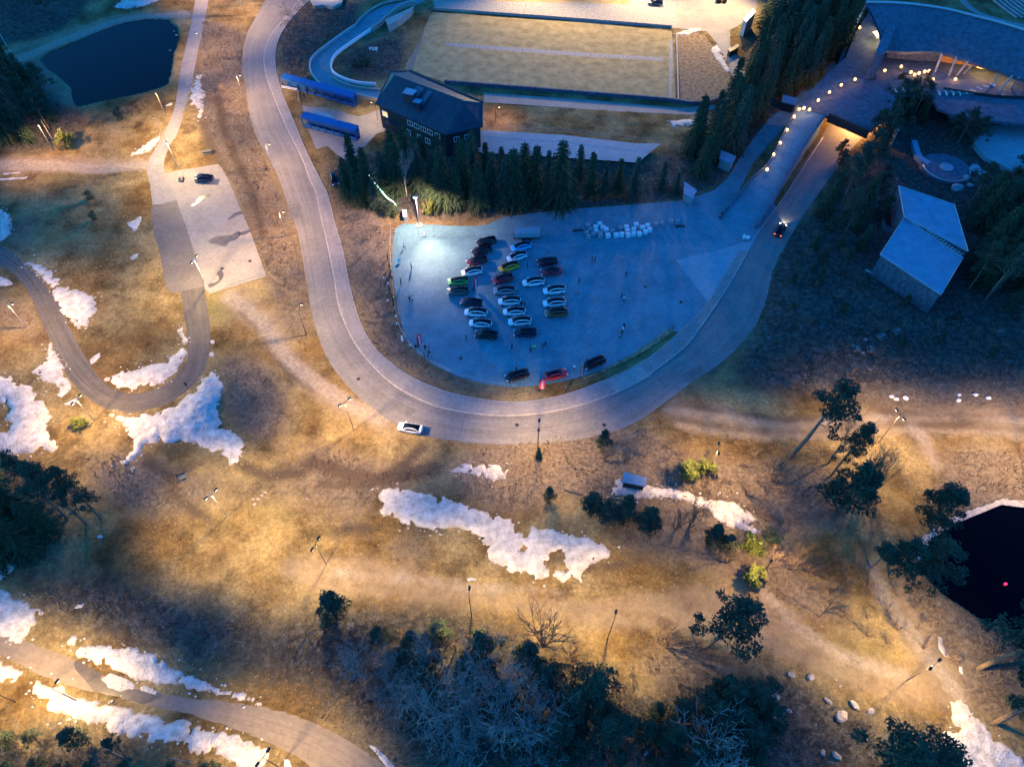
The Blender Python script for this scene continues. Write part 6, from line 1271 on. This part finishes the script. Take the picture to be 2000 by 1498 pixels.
dr = car('small dark car driving up the road with glowing tail lights', 'hatch', 'black', (1529, 440), (1518, 462), group='cars parked around the site'); 
for ch in dr.children:
    for s_ in ch.material_slots:
        if s_.material == M['tail']: s_.link = 'OBJECT'; s_.material = M['tail_on']
        if s_.material == M['headlamp']: s_.link = 'OBJECT'; s_.material = M['head_on']
lo = add_light((2.6, 0, .7), 380, (1, .82, .55), dr, cone=75, batwing=0, radius=.1); lo.rotation_euler = (R(80), 0, R(-90)); lo.data.spot_blend = .7
for u, v in ((912, 513), (1010, 628), (1142, 716)): pass
for p_ in CAR.values(): drop(p_)
# vehicles at the plaza top
t = thing('tractor', 'yellow and black tractor at the top edge on the bright plaza', 'tractor', P(1408, 4, .02), 0)
MB().box((0, 0, .9), (2.6, 1.4, .8)).build('body', M['yellow'], t); MB().box((-.6, 0, 1.9), (1.3, 1.3, 1.2)).build('cab', M['carglass'], t); MB().box((-.6, 0, 2.55), (1.4, 1.4, .12)).build('roof', M['yellow'], t)
for x in (-.9, 1.0):
    for s in (-1, 1): MB().tube([(x, s * .75, .6), (x, s * 1.1, .6)], .62, 14).build('wheel', M['tyre'], t)
# ------------------------------------------------------------------ people
def make_person(pose, seed):
    r = random.Random(seed); bm_v = []; E = []; rad = []
    def a(p, q, parent=None): bm_v.append(p); rad.append(q); i = len(bm_v) - 1; (E.append((parent, i)) if parent is not None else None); return i
    hip = a((0, 0, .95), .15); ch = a((0, .02, 1.22), .15, hip); sh = a((0, .02, 1.42), .13, ch); nk = a((0, .03, 1.53), .06, sh); hd = a((0, .04, 1.66), .10, nk); a((0, .03, 1.76), .07, hd)
    st = {'stand': (.04, -.02), 'walk': (.28, -.25), 'phone': (.03, -.03)}[pose]
    for s, f in ((-1, st[0]), (1, st[1])):
        h2 = a((s * .10, 0, .88), .10, hip); kn = a((s * .11, f * .6 + .03, .50), .065, h2); an = a((s * .11, f, .10), .045, kn); a((s * .12, f + .16, .04), .04, an)
    for s in (-1, 1):
        so_ = a((s * .19, .02, 1.42), .065, sh)
        if pose == 'phone': el = a((s * .25, .12, 1.18), .05, so_); wr = a((s * .10, .33, 1.32), .035, el); a((s * .06, .38, 1.38), .035, wr)
        else: el = a((s * .27, (.12 if pose == 'walk' else -.02) * -s, 1.14), .05, so_); wr = a((s * .28, (.2 if pose == 'walk' else .08) * -s, .90), .035, el); a((s * .28, (.24 if pose == 'walk' else .1) * -s, .82), .035, wr)
    me = bpy.data.meshes.new('person'); me.from_pydata(bm_v, E, []); o = bpy.data.objects.new('person_tmp', me); col.objects.link(o)
    sk = o.modifiers.new('skin', 'SKIN'); sk.use_smooth_shade = True
    for v_, q in zip(me.skin_vertices[0].data, rad): v_.radius = (q, q)
    me.skin_vertices[0].data[0].use_root = True
    sb = o.modifiers.new('sub', 'SUBSURF'); sb.levels = 1; sb.render_levels = 1
    dg = bpy.context.evaluated_depsgraph_get(); m2 = bpy.data.meshes.new_from_object(o.evaluated_get(dg)); bpy.data.objects.remove(o)
    m2.name = 'body'; m2.materials.clear(); [m2.materials.append(x) for x in (COAT['black'], M['trouser'], M['skin'])]
    for p_ in m2.polygons:
        z = p_.center.z; x = abs(p_.center.x)
        p_.material_index = 1 if z < .93 and x < .22 else (2 if z > 1.53 or (z < .9 and x >= .22) or (pose == 'phone' and p_.center.y > .33) else 0)
    t = thing('person', 'person', 'person'); b = bpy.data.objects.new('body', m2); col.objects.link(b); b.parent = t
    MB().ball((0, .005, 1.72), .115, 8, sq=(.95, 1.05, .85)).build('hair', M['hair'], t)
    if pose == 'phone': MB().box((0, .42, 1.40), (.08, .02, .15)).build('phone', M['black'], t)
    return t
COAT = {'black': mat('black_coat', (.012, .012, .016), rough=.9), 'white': mat('white_coat', (.75, .75, .75), rough=.9), 'blue': mat('blue_coat', (.03, .08, .30), rough=.9), 'red': mat('red_coat', (.5, .03, .06), rough=.9), 'yellow': mat('yellow_green_vest', (.55, .75, .10), rough=.8), 'grey': mat('grey_coat', (.25, .27, .30), rough=.9)}
PEO = {k: make_person(k, i) for i, k in enumerate(('stand', 'walk', 'phone'))}
def person(label, u, v, coat='black', pose='stand', az=None, z=.02, group='people around the car park', s=1.0):
    g = P(u, v, z) if z is not None else G(u, v); return dup(PEO[pose], g, az if az is not None else random.random() * 6.28, label, group, s, swap={'black_coat': COAT[coat]})
for a_ in [(790,487,'white','walk','person in a white top walking left of the white light pool'),(784,556,'black','stand','person in black alone left in the car park with long shadow'),(801,590,'black','phone','person in black of the pair filming near the left'),(806,589,'white','phone','person in white of the pair filming near the left'),
 (804,525,'grey','stand','person in grey below the white light pool'),(831,684,'black','stand','person in black between the two south west flags'),(911,665,'black','stand','person in black below the lowest black car'),
 (1018,599,'black','stand','person in black at the nose of the white car'),(1024,600,'black','walk','person in black bending beside the white car'),(1030,524,'black','stand','person in black right of the yellow car'),
 (1000,682,'black','stand','person in black with pale cap below the middle column'),(1036,688,'black','stand','person in black near the yellow vest'),(1043,684,'yellow','walk','person in a yellow green vest below the cars'),(1060,680,'black','stand','person in black of the lower pair, left'),(1065,677,'black','walk','person in black of the lower pair, right'),
 (1156,512,'black','stand','person in black of the upper pair, left'),(1161,513,'black','walk','person in black of the upper pair, right'),(1131,554,'blue','stand','person in dark blue with white mark above the cone'),(1222,541,'black','walk','person in black alone in the empty lot'),
 (1213,583,'red','stand','person in red by the white figure in the empty lot'),(1218,589,'white','phone','person in white in the middle of the empty lot'),(1218,642,'black','stand','person in black at the head of the diagonal line'),(1216,648,'white','stand','person in white second in the diagonal line'),(1213,656,'black','walk','person in black third in the diagonal line'),(1211,662,'grey','stand','person in grey lowest in the diagonal line'),
 (1121,723,'white','phone','person in white between the red and black bottom cars'),(1408,424,'black','walk','person in black with pale bag at the ramp foot'),(1137,722,'yellow','stand','person in yellow at the open bonnet'),(1008,722,'grey','stand','person in grey beside the bottom left black car'),
 (1104,768,'black','stand','person in black below the bottom cars') ]:
    person(a_[4], a_[0], a_[1], a_[2], a_[3])
cr = [(758,503,'black'),(761,520,'black'),(765,527,'yellow'),(762,540,'black'),(750,545,'white'),(766,545,'black'),(759,556,'white'),(762,567,'black'),(765,577,'black'),(758,589,'white'),(770,582,'yellow'),(769,595,'black'),(772,612,'black'),(774,620,'white'),(776,634,'white'),(784,638,'black'),(802,676,'white'),(812,678,'black'),(829,695,'black'),(836,698,'black'),(764,533,'black'),(756,575,'grey'),(771,604,'grey'),(768,588,'black')]
for i, (u, v, c_) in enumerate(cr): person('spectator in %s at the west car park fence, %s from the top' % ({'yellow': 'a yellow vest'}.get(c_, c_), ORD[i]), u, v + 5, c_, ('stand', 'phone')[i % 2], R(-90) + random.uniform(-.4, .4), None, 'spectators lined up at the west fence')
person('person in dark clothes walking on the hairpin path', 366, 757, 'black', 'walk'); 
for p_ in PEO.values(): drop(p_)
# traffic cones & small items
t = thing('traffic_cone', 'small orange cone in the middle of the car park', 'traffic cone', P(1130, 573, .02)); MB().cyl((0, 0, .03), .16, .65, 10, r2=.03).build('cone', M['orange'], t); MB().box((0, 0, .02), (.4, .4, .04)).build('base', M['orange'], t)
for i, (u, v) in enumerate([(780,513),(828,462),(1452,467)]):
    t = thing('low_sign', 'small white sheet sign on a stand, %s in the car park' % ORD[i], 'sign', P(u, v, .02)); MB().box((0, 0, .7), (.7, .05, 1.0), rx=R(-25)).build('panel', M['whitepaint'], t); MB().box((0, .2, .3), (.05, .4, .6)).build('leg', M['steel'], t)
o = MB().ball((0, 0, .5), .55, 8, sq=(.45, 1.6, .5)).build('covered_bike', M['bag']); o.location = G(786, 664); o.rotation_euler = (0, 0, .2); tag(o, 'white pointed cover lying in the scrub west of the car park', 'cover')
t = thing('roadside_bin', 'small white box bin on a post beside the ramp foot', 'bin', P(1459, 470, .02)); MB().box((0, 0, .9), (.7, .5, .6)).build('box', M['whitepaint'], t); MB().tube([(0, 0, 0), (0, 0, .6)], .06, 6).build('post', M['steel'], t)
